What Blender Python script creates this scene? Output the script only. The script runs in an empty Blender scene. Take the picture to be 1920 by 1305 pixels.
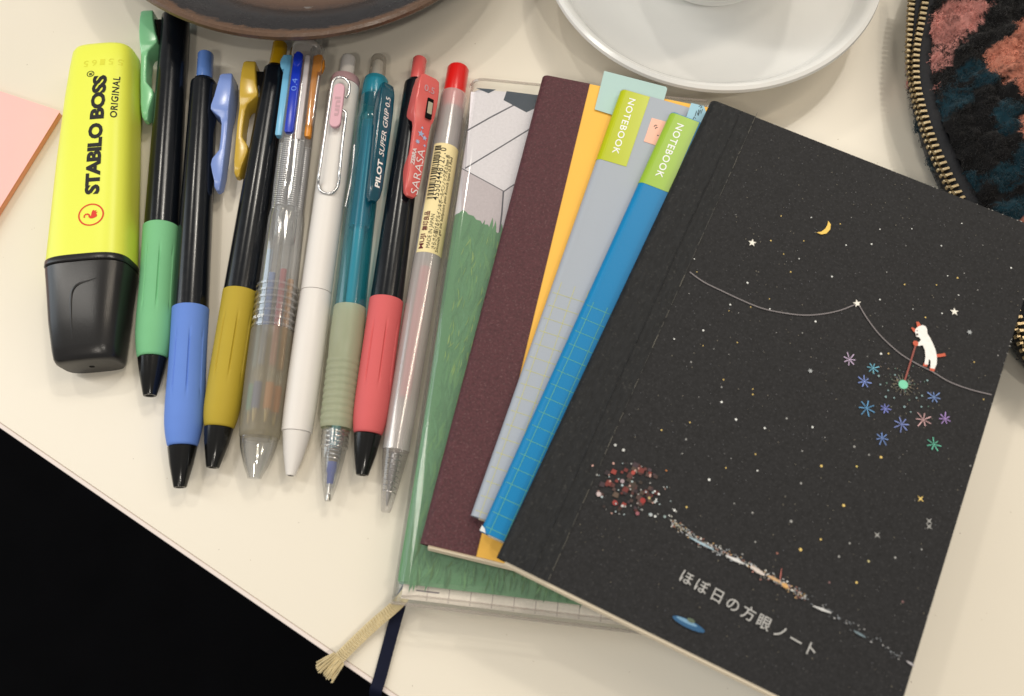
import bpy, math, random
import numpy as np
from mathutils import Vector

# ------------------------------------------------------------------ camera, world, lamps, exposure
scene = bpy.context.scene
FPX, TILT, DIST = 1550.0, math.radians(18.5), 0.2452        # focal length in photo pixels, tilt from straight down, metres
FW = np.array([0, math.sin(TILT), -math.cos(TILT)]); UP = np.array([0, math.cos(TILT), math.sin(TILT)]); RT = np.array([1., 0, 0])
cam_d = bpy.data.cameras.new('camera'); cam = bpy.data.objects.new('camera', cam_d)
scene.collection.objects.link(cam); scene.camera = cam
cam.location = tuple(-FW * DIST); cam.rotation_euler = (TILT, 0, 0)
cam_d.sensor_width = 36; cam_d.sensor_fit = 'HORIZONTAL'; cam_d.lens = FPX / 1920 * 36
cam_d.clip_start = 0.01; cam_d.clip_end = 50
cam_d.dof.use_dof = True; cam_d.dof.focus_distance = 0.253; cam_d.dof.aperture_fstop = 13.0

world = bpy.data.worlds.new('World'); scene.world = world; world.use_nodes = True
bg = world.node_tree.nodes['Background']; bg.inputs[0].default_value = (1.0, 0.96, 0.90, 1); bg.inputs[1].default_value = 0.31

def lamp(name, loc, size, power, col, aim=(0, 0, 0)):
    d = bpy.data.lights.new(name, 'AREA'); d.shape = 'RECTANGLE'; d.size, d.size_y = size; d.energy = power; d.color = col
    o = bpy.data.objects.new(name, d); scene.collection.objects.link(o); o.location = loc
    o.rotation_euler = (Vector(aim) - Vector(loc)).to_track_quat('-Z', 'Y').to_euler()
lamp('ceiling_lamp_left', (-1.1, 0.35, 1.5), (0.20, 1.4), 10, (1.0, 0.95, 0.87))
lamp('ceiling_lamp_right', (0.95, 0.40, 1.5), (0.10, 1.2), 7.5, (1.0, 0.87, 0.70))
lamp('ceiling_lamp_front', (-0.2, -1.1, 1.45), (0.20, 0.14), 4.5, (1.0, 0.91, 0.80))
lamp('ceiling_lamp_back', (0.50, 1.25, 1.7), (0.6, 0.35), 8, (1.0, 0.93, 0.82))
for k_, p_ in enumerate(((0.62, 1.0, 1.6), (-0.55, 1.05, 1.6), (0.50, -0.85, 1.6))):
    lamp('ceiling_spot_%d' % k_, p_, (0.07, 0.07), 4.5, (1.0, 0.93, 0.82))
lamp('window_light', (-2.0, 0.5, 0.75), (1.0, 1.5), 12, (0.80, 0.91, 1.0), (0, 0, 0.1))

scene.view_settings.view_transform = 'Standard'; scene.view_settings.look = 'None'
scene.view_settings.exposure = -0.06; scene.view_settings.gamma = 1.0; scene.view_settings.use_curve_mapping = False
scene.render.engine = 'CYCLES'
scene.cycles.use_denoising = True; scene.cycles.max_bounces = 10; scene.cycles.transparent_max_bounces = 32
scene.cycles.caustics_reflective = False; scene.cycles.sample_clamp_indirect = 6.0

# ------------------------------------------------------------------ helpers (all lengths in millimetres)
MM = 0.001
rng = np.random.default_rng(7)
def at(px, py, z=0.0):
    """point of the photo -> point of the place at height z (mm)"""
    d = FW + ((px - 960) / FPX) * RT - ((py - 652.5) / FPX) * UP
    c = -FW * DIST
    k = (z * MM - c[2]) / d[2]
    return (c + k * d) * 1000
def proj(p):
    v = np.asarray(p, float) * MM + FW * DIST
    w = v @ FW
    return 960 + FPX * (v @ RT) / w, 652.5 - FPX * (v @ UP) / w

def empty(name, loc=(0, 0, 0), rz=0.0):
    o = bpy.data.objects.new(name, None); scene.collection.objects.link(o)
    o.location = tuple(np.asarray(loc, float) * MM); o.rotation_euler = (0, 0, rz); o.empty_display_size = 0.01
    return o
def tag(o, label, cat, group=None, kind=None):
    if label: o['label'] = label
    if cat: o['category'] = cat
    if group: o['group'] = group
    if kind: o['kind'] = kind
    return o
def obj(name, verts, faces, mat, parent=None, angle=38, label=None):
    me = bpy.data.meshes.new(name)
    v = np.asarray(verts, float) * MM
    me.from_pydata(v.tolist(), [], [tuple(int(i) for i in f) for f in faces])
    me.polygons.foreach_set('use_smooth', [True] * len(me.polygons))
    me.set_sharp_from_angle(angle=math.radians(angle))
    me.materials.append(mat); me.update()
    o = bpy.data.objects.new(name, me); scene.collection.objects.link(o)
    if parent: o.parent = parent
    if label: o['label'] = label
    return o
def join(*parts):
    V, F = [], []
    for v, f in parts:
        n = len(V); V.extend([tuple(p) for p in v]); F.extend([tuple(i + n for i in q) for q in f])
    return V, F
def loft(rings, cap=True, closed=True):
    V, F = [], []; n = len(rings[0])
    for r in rings: V.extend([tuple(p) for p in r])
    m = n if closed else n - 1
    for i in range(len(rings) - 1):
        for j in range(m):
            a, b = i * n + j, i * n + (j + 1) % n
            F.append((a, b, b + n, a + n))
    if cap and closed:
        F.append(tuple(range(n))[::-1]); F.append(tuple(range((len(rings) - 1) * n, len(rings) * n)))
    return V, F
def lathe_y(profile, zc, seg=48, xc=0.0, cap=True):
    """profile [(y, r)] turned round the pen axis (parallel to y, at height zc)"""
    rings = []
    for y, r in profile:
        rings.append([(xc + r * math.sin(2 * math.pi * k / seg), y, zc + r * math.cos(2 * math.pi * k / seg)) for k in range(seg)])
    return loft(rings, cap)
def lathe_z(profile, seg=96, cap=True):
    rings = [[(r * math.cos(2 * math.pi * k / seg), r * math.sin(2 * math.pi * k / seg), z) for k in range(seg)] for r, z in profile]
    return loft(rings, cap)
def rrect(hw, hh, r, n=5, cx=0, cy=0):
    P = []
    r = min(r, hw - 1e-4, hh - 1e-4)
    for sx, sy, a0 in ((1, 1, 0), (-1, 1, 90), (-1, -1, 180), (1, -1, 270)):
        for k in range(n + 1):
            a = math.radians(a0 + 90 * k / n)
            P.append((cx + sx * (hw - r) + r * math.cos(a), cy + sy * (hh - r) + r * math.sin(a)))
    return P
def prism(poly, z0, z1, bev=0.0):
    c = np.mean(np.array(poly), axis=0)
    def inset(d):
        out = []
        n = len(poly)
        P = np.array(poly)
        for i in range(n):
            e1 = P[i] - P[i - 1]; e2 = P[(i + 1) % n] - P[i]
            n1 = np.array([-e1[1], e1[0]]) / (np.linalg.norm(e1) + 1e-9); n2 = np.array([-e2[1], e2[0]]) / (np.linalg.norm(e2) + 1e-9)
            m = n1 + n2; m /= (np.linalg.norm(m) + 1e-9)
            out.append(P[i] + m * d)
        return out
    if bev <= 0:
        return loft([[(x, y, z0) for x, y in poly], [(x, y, z1) for x, y in poly]])
    q = inset(bev)
    return loft([[(x, y, z0) for x, y in q], [(x, y, z0 + bev) for x, y in poly], [(x, y, z1 - bev) for x, y in poly], [(x, y, z1) for x, y in q]])
def tube(path, r, n=8, cap=True):
    P = np.array(path, float); m = len(P)
    rr = np.full(m, r) if np.isscalar(r) else np.array(r)
    T = np.gradient(P, axis=0); T /= np.linalg.norm(T, axis=1)[:, None] + 1e-12
    ref = np.array([0, 0, 1.]) if abs(T[0][2]) < .9 else np.array([1., 0, 0])
    rings = []; u = np.cross(T[0], ref); u /= np.linalg.norm(u)
    for i in range(m):
        u = u - T[i] * (u @ T[i]); u /= np.linalg.norm(u) + 1e-12; w = np.cross(T[i], u)
        rings.append([tuple(P[i] + rr[i] * (math.cos(2 * math.pi * k / n) * u + math.sin(2 * math.pi * k / n) * w)) for k in range(n)])
    return loft(rings, cap)
def smooth_path(pts, n=8, closed=False):
    P = np.array(pts, float); m = len(P); out = []
    rngm = range(m if closed else m - 1)
    for i in rngm:
        p0 = P[(i - 1) % m] if closed or i > 0 else P[i]; p1 = P[i]; p2 = P[(i + 1) % m]
        p3 = P[(i + 2) % m] if closed or i + 2 < m else P[(i + 1) % m]
        for k in range(n):
            t = k / n
            out.append(0.5 * ((2 * p1) + (-p0 + p2) * t + (2 * p0 - 5 * p1 + 4 * p2 - p3) * t * t + (-p0 + 3 * p1 - 3 * p2 + p3) * t ** 3))
    if not closed: out.append(P[-1])
    return np.array(out)

_tc = {}
def text_geo(s, bold=0.0, spacing=1.0):
    """flat outline of a string: unit height, origin at left baseline"""
    key = (s, bold, spacing)
    if key in _tc: return _tc[key]
    cu = bpy.data.curves.new('txt', 'FONT'); cu.body = s; cu.size = 1.0; cu.offset = bold; cu.space_character = spacing; cu.resolution_u = 3
    o = bpy.data.objects.new('txt', cu); scene.collection.objects.link(o)
    bpy.context.view_layer.update()
    me = bpy.data.meshes.new_from_object(o.evaluated_get(bpy.context.evaluated_depsgraph_get()))
    v = np.array([p.co[:] for p in me.vertices]) if len(me.vertices) else np.zeros((0, 3))
    f = [tuple(p.vertices) for p in me.polygons]
    bpy.data.objects.remove(o); bpy.data.curves.remove(cu); bpy.data.meshes.remove(me)
    _tc[key] = (v[:, :2] if len(v) else v, f)
    return _tc[key]
def text_fit(s, length=None, height=None, bold=0.0, spacing=1.0, shear=0.0):
    """text scaled so that it is `length` long and its capitals `height` high; returns verts (u,v) with u from 0"""
    v, f = text_geo(s, bold, spacing)
    v = v.copy()
    if not len(v): return v, f
    v[:, 0] -= v[:, 0].min()
    if length: v[:, 0] *= length / v[:, 0].max()
    if height:
        v[:, 1] -= v[:, 1].min(); v[:, 1] *= height / v[:, 1].max()
    v[:, 0] += shear * v[:, 1]
    return v, f

# ------------------------------------------------------------------ materials
def srgb(r, g, b):
    f = lambda c: (c / 255) / 12.92 if c / 255 <= 0.04045 else ((c / 255 + 0.055) / 1.055) ** 2.4
    return (f(r), f(g), f(b))
def nt(name):
    m = bpy.data.materials.new(name); m.use_nodes = True
    n = m.node_tree; n.nodes.clear(); out = n.nodes.new('ShaderNodeOutputMaterial')
    return m, n, out
def mat(name, col, rough=0.5, spec=0.5, var=0.06, vscale=150, bump=0.0, bscale=900, metal=0.0, coat=0.0, sss=0.0, rvar=0.0, stretch=None, col2=None, detail=4):
    """principled paint with a little mottling (object space) and fine relief"""
    m, n, out = nt(name)
    p = n.nodes.new('ShaderNodeBsdfPrincipled'); n.links.new(p.outputs[0], out.inputs[0])
    p.inputs['Roughness'].default_value = rough; p.inputs['Specular IOR Level'].default_value = spec; p.inputs['Metallic'].default_value = metal
    p.inputs['Coat Weight'].default_value = coat; p.inputs['Coat Roughness'].default_value = 0.05
    if sss:
        p.inputs['Subsurface Weight'].default_value = sss; p.inputs['Subsurface Radius'].default_value = (0.0015, 0.0012, 0.0008)
    tc = n.nodes.new('ShaderNodeTexCoord'); src = tc.outputs['Object']
    if stretch:
        mp = n.nodes.new('ShaderNodeMapping'); mp.inputs['Scale'].default_value = stretch; n.links.new(src, mp.inputs[0]); src = mp.outputs[0]
    ns = n.nodes.new('ShaderNodeTexNoise'); ns.inputs['Scale'].default_value = vscale; ns.inputs['Detail'].default_value = detail; n.links.new(src, ns.inputs['Vector'])
    mx = n.nodes.new('ShaderNodeMix'); mx.data_type = 'RGBA'
    c = np.array(col)
    a = tuple(np.clip(c * (1 - var), 0, 1)) + (1,); b = (tuple(col2) if col2 else tuple(np.clip(c * (1 + var), 0, 1))) + (1,)
    mx.inputs[6].default_value = a; mx.inputs[7].default_value = b
    n.links.new(ns.outputs['Fac'], mx.inputs[0]); n.links.new(mx.outputs[2], p.inputs['Base Color'])
    if rvar:
        mr = n.nodes.new('ShaderNodeMapRange'); mr.inputs[3].default_value = max(0.02, rough - rvar); mr.inputs[4].default_value = rough + rvar
        n.links.new(ns.outputs['Fac'], mr.inputs[0]); n.links.new(mr.outputs[0], p.inputs['Roughness'])
    if bump:
        nb = n.nodes.new('ShaderNodeTexNoise'); nb.inputs['Scale'].default_value = bscale; nb.inputs['Detail'].default_value = 3; n.links.new(src, nb.inputs['Vector'])
        bp = n.nodes.new('ShaderNodeBump'); bp.inputs['Strength'].default_value = bump; bp.inputs['Distance'].default_value = 0.0003
        n.links.new(nb.outputs['Fac'], bp.inputs['Height']); n.links.new(bp.outputs[0], p.inputs['Normal'])
    return m
def clear(name, tint=(0.95, 0.96, 0.96), edge=(0.6, 0.62, 0.63), haze=0.0, hcol=(0.7, 0.7, 0.7), rough=0.06, spec=1.0):
    """thin see-through plastic wall: transmits, darker through its grazing edges, mirror gloss, optional milky share"""
    m, n, out = nt(name)
    lw = n.nodes.new('ShaderNodeLayerWeight'); lw.inputs[0].default_value = 0.5
    def mth(op, a, b):
        k = n.nodes.new('ShaderNodeMath'); k.operation = op
        for i, x in enumerate((a, b)):
            if hasattr(x, 'is_linked'): n.links.new(x, k.inputs[i])
            else: k.inputs[i].default_value = x
        return k.outputs[0]
    fac = lw.outputs['Facing']
    e2 = mth('POWER', fac, 3.0); sch = mth('MULTIPLY_ADD', mth('POWER', fac, 5.0), 0.9)
    sch.node.inputs[2].default_value = 0.05
    sch = mth('MULTIPLY', sch, spec)
    mx = n.nodes.new('ShaderNodeMix'); mx.data_type = 'RGBA'; mx.inputs[6].default_value = tuple(tint) + (1,); mx.inputs[7].default_value = tuple(edge) + (1,)
    n.links.new(e2, mx.inputs[0])
    tr = n.nodes.new('ShaderNodeBsdfTransparent'); n.links.new(mx.outputs[2], tr.inputs[0])
    body = tr.outputs[0]
    if haze > 0:
        df = n.nodes.new('ShaderNodeBsdfDiffuse'); df.inputs[0].default_value = tuple(hcol) + (1,)
        tl = n.nodes.new('ShaderNodeBsdfTranslucent'); tl.inputs[0].default_value = tuple(hcol) + (1,)
        ns = n.nodes.new('ShaderNodeTexNoise'); ns.inputs['Scale'].default_value = 60; tc = n.nodes.new('ShaderNodeTexCoord'); n.links.new(tc.outputs['Object'], ns.inputs['Vector'])
        a1 = n.nodes.new('ShaderNodeMixShader'); a1.inputs[0].default_value = 0.4; n.links.new(df.outputs[0], a1.inputs[1]); n.links.new(tl.outputs[0], a1.inputs[2])
        a2 = n.nodes.new('ShaderNodeMixShader')
        mr = n.nodes.new('ShaderNodeMapRange'); mr.inputs[3].default_value = haze * 0.9; mr.inputs[4].default_value = min(1, haze * 1.1); n.links.new(ns.outputs['Fac'], mr.inputs[0]); n.links.new(mr.outputs[0], a2.inputs[0])
        n.links.new(body, a2.inputs[1]); n.links.new(a1.outputs[0], a2.inputs[2]); body = a2.outputs[0]
    gl = n.nodes.new('ShaderNodeBsdfGlossy'); gl.inputs['Roughness'].default_value = rough
    fx = n.nodes.new('ShaderNodeMixShader'); n.links.new(sch, fx.inputs[0]); n.links.new(body, fx.inputs[1]); n.links.new(gl.outputs[0], fx.inputs[2])
    n.links.new(fx.outputs[0], out.inputs[0])
    return m
def print_mat(name, rough=0.5, spec=0.4, speck=0.12):
    """ink: colour from the mesh's own colour attribute, slightly uneven"""
    m, n, out = nt(name)
    p = n.nodes.new('ShaderNodeBsdfPrincipled'); n.links.new(p.outputs[0], out.inputs[0]); p.inputs['Roughness'].default_value = rough; p.inputs['Specular IOR Level'].default_value = spec
    a = n.nodes.new('ShaderNodeAttribute'); a.attribute_name = 'Col'
    tc = n.nodes.new('ShaderNodeTexCoord'); ns = n.nodes.new('ShaderNodeTexNoise'); ns.inputs['Scale'].default_value = 1400; n.links.new(tc.outputs['Object'], ns.inputs['Vector'])
    mr = n.nodes.new('ShaderNodeMapRange'); mr.inputs[3].default_value = 1 - speck; mr.inputs[4].default_value = 1 + speck; n.links.new(ns.outputs['Fac'], mr.inputs[0])
    mx = n.nodes.new('ShaderNodeMix'); mx.data_type = 'RGBA'; mx.blend_type = 'MULTIPLY'; mx.inputs[0].default_value = 1
    n.links.new(a.outputs['Color'], mx.inputs[6]); n.links.new(mr.outputs[0], mx.inputs[7]); n.links.new(mx.outputs[2], p.inputs['Base Color'])
    return m
M_print = print_mat('printed_ink', 0.55)
M_print_gloss = print_mat('printed_ink_gloss', 0.25)
class Print:
    """flat print: coloured shapes laid on a surface, one mesh"""
    def __init__(s, z): s.V, s.F, s.C, s.z = [], [], [], z
    def poly(s, pts, col):
        n = len(s.V); s.z += 0.0003
        s.V += [(p[0], p[1], s.z) for p in pts]; s.F.append(tuple(range(n, n + len(pts)))); s.C.append(col)
    xmax = 1e9
    def disc(s, c, r, col, n=8, ry=None, rot=0.0):
        ry = ry or r
        if c[0] + r > s.xmax: return
        s.poly([(c[0] + r * math.cos(2 * math.pi * k / n) * math.cos(rot) - ry * math.sin(2 * math.pi * k / n) * math.sin(rot),
                 c[1] + r * math.cos(2 * math.pi * k / n) * math.sin(rot) + ry * math.sin(2 * math.pi * k / n) * math.cos(rot)) for k in range(n)], col)
    def line(s, path, w, col):
        P = np.array(path, float)[:, :2]; T = np.gradient(P, axis=0); N = np.stack([-T[:, 1], T[:, 0]], 1); N /= np.linalg.norm(N, axis=1)[:, None] + 1e-9
        ww = (np.full(len(P), w) if np.isscalar(w) else np.array(w))[:, None] / 2
        A, B = P + N * ww, P - N * ww; s.z += 0.0003
        n = len(s.V); k = len(P)
        s.V += [(p[0], p[1], s.z) for p in A] + [(p[0], p[1], s.z) for p in B]
        for i in range(k - 1): s.F.append((n + i, n + k + i, n + k + i + 1, n + i + 1)); s.C.append(col)
    def star(s, c, r, col, n=5, inner=0.42, rot=0.3):
        s.poly([(c[0] + (r if k % 2 == 0 else r * inner) * math.sin(rot + math.pi * k / n), c[1] + (r if k % 2 == 0 else r * inner) * math.cos(rot + math.pi * k / n)) for k in range(2 * n)], col)
    def text(s, geo, fn, col):
        v, f = geo; n = len(s.V); s.z += 0.0003
        for u, w in v:
            x, y = fn(u, w); s.V.append((x, y, s.z))
        for q in f: s.F.append(tuple(i + n for i in q)); s.C.append(col)
    def build(s, name, parent, m=None):
        o = obj(name, s.V, s.F, m or M_print, parent)
        at_ = o.data.color_attributes.new('Col', 'FLOAT_COLOR', 'CORNER')
        buf = []
        for p in o.data.polygons: buf += [s.C[p.index][0], s.C[p.index][1], s.C[p.index][2], 1.0] * p.loop_total
        at_.data.foreach_set('color', buf)
        return o

M_table = mat('table_laminate', (0.74, 0.69, 0.59), 0.34, 0.45, 0.03, 14, 0.05, 1500, rvar=0.06)
M_edge = mat('table_edge_band', (0.74, 0.66, 0.62), 0.45, 0.4, 0.05, 90)
M_floor = mat('dark_floor', (0.0028, 0.0028, 0.0034), 0.95, 0.05, 0.3, 20)
M_black = mat('glossy_black_plastic', (0.004, 0.0055, 0.0085), 0.2, 0.38, 0.1, 300, 0.02, 400, rvar=0.05)
M_black2 = mat('black_nose_plastic', (0.005, 0.005, 0.005), 0.17, 0.5, 0.1, 300)
M_dark = mat('hole_shade', (0.004, 0.004, 0.004), 0.8, 0.1)  # near-black that stands in for the shade inside openings
M_chrome = mat('chrome_wire', (0.62, 0.62, 0.63), 0.24, 0.5, 0.03, 200, metal=1.0)
M_steel = mat('pen_tip_steel', (0.55, 0.53, 0.5), 0.2, 0.5, 0.05, 200, metal=1.0)
M_gold = mat('pen_tip_brass', (0.6, 0.47, 0.25), 0.25, 0.5, 0.05, 200, metal=1.0)
M_brass = mat('zip_tooth_brass', (0.30, 0.24, 0.145), 0.33, 0.5, 0.25, 500, metal=1.0)
def ink(name, rgb, rough=0.5): return mat(name, srgb(*rgb), rough, 0.3, 0.08, 700)
I_black = ink('black_ink', (24, 24, 24)); I_red = ink('red_ink', (214, 62, 40)); I_white = ink('white_ink', (236, 238, 236)); I_silver = mat('silver_foil', (0.80, 0.74, 0.74), 0.35, 0.5, 0.1, 600, metal=0.3)
I_maroon = ink('maroon_ink', (92, 28, 30)); I_pink = ink('pink_grey_ink', (186, 150, 158)); I_palebl = ink('pale_blue_ink', (92, 128, 214))
I_emb = mat('yellow_emboss', srgb(214, 214, 60), 0.4, 0.4, 0.05, 300)

# ------------------------------------------------------------------ floor and table
o = obj('floor', [(-3000, -3000, -740), (3000, -3000, -740), (3000, 3000, -740), (-3000, 3000, -740)], [(0, 1, 2, 3)], M_floor); tag(o, None, None, kind='structure'); o['label'] = 'dark floor far below the table edge'
ea, eb = at(0, 803), at(729, 1305)
ed = (eb - ea)[:2]; ed /= np.linalg.norm(ed); en = np.array([-ed[1], ed[0]])     # en points into the table
t_root = empty('table', (ea[0], ea[1], 0), math.atan2(ed[1], ed[0]))
tag(t_root, 'cream laminate table under the pens and notebooks, its edge crossing the lower left', 'table')
def slab(x0, x1, y0, y1, z0, z1, bev): return prism([(x0, y0), (x1, y0), (x1, y1), (x0, y1)], z0, z1, bev)
obj('table_top', *slab(-330, 700, 1.26, 800, -25, 0, 0.25), M_table, t_root)
obj('edge_band', *slab(-330, 700, 0, 1.25, -25.05, -0.03, 0.25), M_edge, t_root)
tp_ = Print(0.02); rs0 = random.Random(21)
for px_, py_ in [(891, 82), (1148, 96), (60, 430), (4, 415), (470, 1050), (690, 1010), (300, 1000), (1000, 1240), (1180, 1260), (950, 1190), (100, 60), (880, 60), (1740, 700), (1800, 1000), (1850, 1150), (560, 980), (250, 860)] + [(rs0.uniform(0, 1900), rs0.uniform(0, 1300)) for _ in range(60)]:
    w_ = at(px_, py_); d_ = w_[:2] - ea[:2]; q_ = (float(d_ @ ed), float(d_ @ en))
    if q_[1] < 3: continue
    tp_.disc(q_, rs0.uniform(.07, .22), [srgb(150, 130, 105), srgb(176, 160, 138), srgb(120, 100, 84)][rs0.randrange(3)], 6, rs0.uniform(.05, .16), rs0.uniform(0, 3))
tp_.build('dust_specks', t_root)['kind'] = 'stuff'
for lx, ly in ((-200, 90), (560, 90), (-200, 700), (560, 700)):
    lv, lf = lathe_z([(22, -740), (22, -25.2)], 20)
    obj('leg', [(x + lx, y + ly, z) for x, y, z in lv], lf, M_black2, t_root)

# ------------------------------------------------------------------ brown plate
def plate_material():
    m, n, out = nt('slate_glaze_with_copper_rim')
    p = n.nodes.new('ShaderNodeBsdfPrincipled'); n.links.new(p.outputs[0], out.inputs[0]); p.inputs['Roughness'].default_value = 0.42
    tc = n.nodes.new('ShaderNodeTexCoord')
    sx = n.nodes.new('ShaderNodeSeparateXYZ'); n.links.new(tc.outputs['Object'], sx.inputs[0])
    cx = n.nodes.new('ShaderNodeCombineXYZ'); n.links.new(sx.outputs[0], cx.inputs[0]); n.links.new(sx.outputs[1], cx.inputs[1])
    ln = n.nodes.new('ShaderNodeVectorMath'); ln.operation = 'LENGTH'; n.links.new(cx.outputs[0], ln.inputs[0])
    ns = n.nodes.new('ShaderNodeTexNoise'); ns.inputs['Scale'].default_value = 420; ns.inputs['Detail'].default_value = 6; ns.inputs['Roughness'].default_value = 0.65; n.links.new(tc.outputs['Object'], ns.inputs['Vector'])
    n2 = n.nodes.new('ShaderNodeTexNoise'); n2.inputs['Scale'].default_value = 90; n2.inputs['Detail'].default_value = 3; n.links.new(tc.outputs['Object'], n2.inputs['Vector'])
    ad = n.nodes.new('ShaderNodeMath'); ad.operation = 'MULTIPLY_ADD'; ad.inputs[1].default_value = 0.009; n.links.new(ns.outputs['Fac'], ad.inputs[0]); n.links.new(ln.outputs['Value'], ad.inputs[2])
    rp = n.nodes.new('ShaderNodeValToRGB'); mr = n.nodes.new('ShaderNodeMapRange'); mr.inputs[1].default_value = pr * MM + 0.0048 - 0.0435; mr.inputs[2].default_value = pr * MM + 0.0048
    n.links.new(ad.outputs[0], mr.inputs[0]); n.links.new(mr.outputs[0], rp.inputs[0])
    e = rp.color_ramp.elements; slate = (0.030, 0.031, 0.035, 1); brown = (0.125, 0.082, 0.060, 1); cop = (0.125, 0.076, 0.050, 1)
    e[0].position = 0.0; e[0].color = slate; e[1].position = 1.0; e[1].color = cop
    for pos, c in ((0.30, slate), (0.40, brown), (0.475, (0.10, 0.065, 0.05, 1)), (0.58, (0.045, 0.038, 0.037, 1)), (0.68, slate), (0.88, slate), (0.91, brown), (0.94, cop)):
        k = e.new(pos); k.color = c
    mx = n.nodes.new('ShaderNodeMix'); mx.data_type = 'RGBA'; mx.blend_type = 'MULTIPLY'; mx.inputs[0].default_value = 0.7
    c2 = n.nodes.new('ShaderNodeValToRGB'); c2.color_ramp.elements[0].color = (0.5, 0.5, 0.5, 1); c2.color_ramp.elements[1].color = (1.5, 1.4, 1.35, 1); n.links.new(ns.outputs['Fac'], c2.inputs[0])
    n.links.new(rp.outputs[0], mx.inputs[6]); n.links.new(c2.outputs[0], mx.inputs[7]); n.links.new(mx.outputs[2], p.inputs['Base Color'])
    mr2 = n.nodes.new('ShaderNodeMapRange'); mr2.inputs[3].default_value = 0.16; mr2.inputs[4].default_value = 0.4; n.links.new(n2.outputs['Fac'], mr2.inputs[0]); n.links.new(mr2.outputs[0], p.inputs['Roughness'])
    bp = n.nodes.new('ShaderNodeBump'); bp.inputs['Strength'].default_value = 0.25; bp.inputs['Distance'].default_value = 0.0004; n.links.new(ns.outputs['Fac'], bp.inputs['Height']); n.links.new(bp.outputs[0], p.inputs['Normal'])
    return m
def circle_fit(pts, z):
    A = np.array([at(*p, z)[:2] for p in pts]); Mx = np.c_[2 * A, np.ones(len(A))]
    s = np.linalg.lstsq(Mx, (A ** 2).sum(1), rcond=None)[0]
    return s[:2], float((s[2] + s[:2] @ s[:2]) ** 0.5)
pc, pr = circle_fit([(265, 0), (330, 30), (440, 58), (590, 74), (700, 58), (815, 0)], 21)
k = pr / 80.0
prof = [(0, 0.4), (38, 0.4), (40, 0), (43, 0), (44.5, 1.5), (58, 6.5), (70, 14), (76.5, 18.2), (79.3, 19.6), (80, 20.8), (79.8, 21.9), (78.9, 22.5), (77.8, 22.1), (76.5, 21), (72, 17.6),
        (64, 13.2), (61.5, 12.6), (60.5, 11.4), (59, 10.6), (48, 7), (36, 4.6), (20, 4), (0.01, 4)]
o = obj('plate', *lathe_z([(max(r * k, 0.01), z) for r, z in prof], 160), plate_material()); o.location = (pc[0] * MM, pc[1] * MM, 0.0001)
tag(o, 'dark slate stoneware plate with a copper brown rim above the pens', 'plate')

# ------------------------------------------------------------------ saucer and cup
M_china = mat('white_china', (0.80, 0.80, 0.78), 0.12, 0.5, 0.015, 40, 0.02, 120)
sc, sr = circle_fit([(1040, 0), (1120, 90), (1200, 140), (1340, 177), (1450, 168), (1560, 110), (1652, 0)], 16)
k = sr / 56.0
prof = [(0, 1.2), (26, 1.2), (27.5, 0), (30, 0), (31, 1.6), (38, 4.2), (47, 9.8), (53, 13.6), (55.4, 15.0), (56, 16.0), (55.7, 17.0), (54.6, 17.5), (53.5, 17.2), (52.3, 15.9), (50.6, 13.2), (49.2, 11.2), (48.2, 10.5), (46.5, 9.9), (43, 8.4), (38, 6.8), (32, 5.5), (24, 4.6), (22.6, 4.2), (21, 4.1), (0.01, 4.1)]
s_root = empty('saucer', (sc[0], sc[1], 0.1)); tag(s_root, 'white china saucer under the coffee cup', 'saucer')
obj('dish', *lathe_z([(max(r * k, 0.01), z) for r, z in prof], 160), M_china, s_root)
pts = []
pr_ = Print(5.75)
stain = at(1394, 123, 5)
for dx, dy, r in ((0, 0, .35), (2, 1.6, .22), (3.2, 2.0, .2), (4.4, 2.1, .3), (1.0, 1.2, .16), (-9, -1.5, .15)):
    pr_.disc((stain[0] - sc[0] + dx, stain[1] - sc[1] + dy), r, srgb(150, 118, 80), 7, r * .5)
# crumbs of dried coffee follow the dish, which is almost level there
pr_.build('coffee_stain', s_root, M_print)
cb = at(1338, 11, 6)
cup_c = np.array([cb[0] + 0.5, cb[1] + 22.5])
c_root = empty('coffee_cup', (cup_c[0], cup_c[1], 4.25)); tag(c_root, 'white china coffee cup standing on the saucer, only its foot in view', 'cup')
prof = [(0.01, 1.2), (18, 1.2), (19, 0), (21, 0), (22, 1), (21.6, 3), (23, 5.5), (30, 14), (35, 26), (37.5, 42), (38, 52), (37.4, 52.8), (36.4, 52), (35.4, 42), (33, 27), (27, 14), (19, 7), (0.01, 5.5)]
obj('bowl', *lathe_z(prof, 96), M_china, c_root)
hp = smooth_path([(25.3, 25.3, 43), (34, 34, 46), (40, 40, 38), (37, 37, 27), (26, 26, 20)], 8)
obj('handle', *tube(hp, 3.2, 12), M_china, c_root)
cv, cf = lathe_z([(0.01, 36), (34.2, 36), (34.3, 35.2), (0.01, 35.2)], 64); obj('coffee', cv, cf, mat('coffee', (0.06, 0.025, 0.01), 0.15), c_root)

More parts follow.
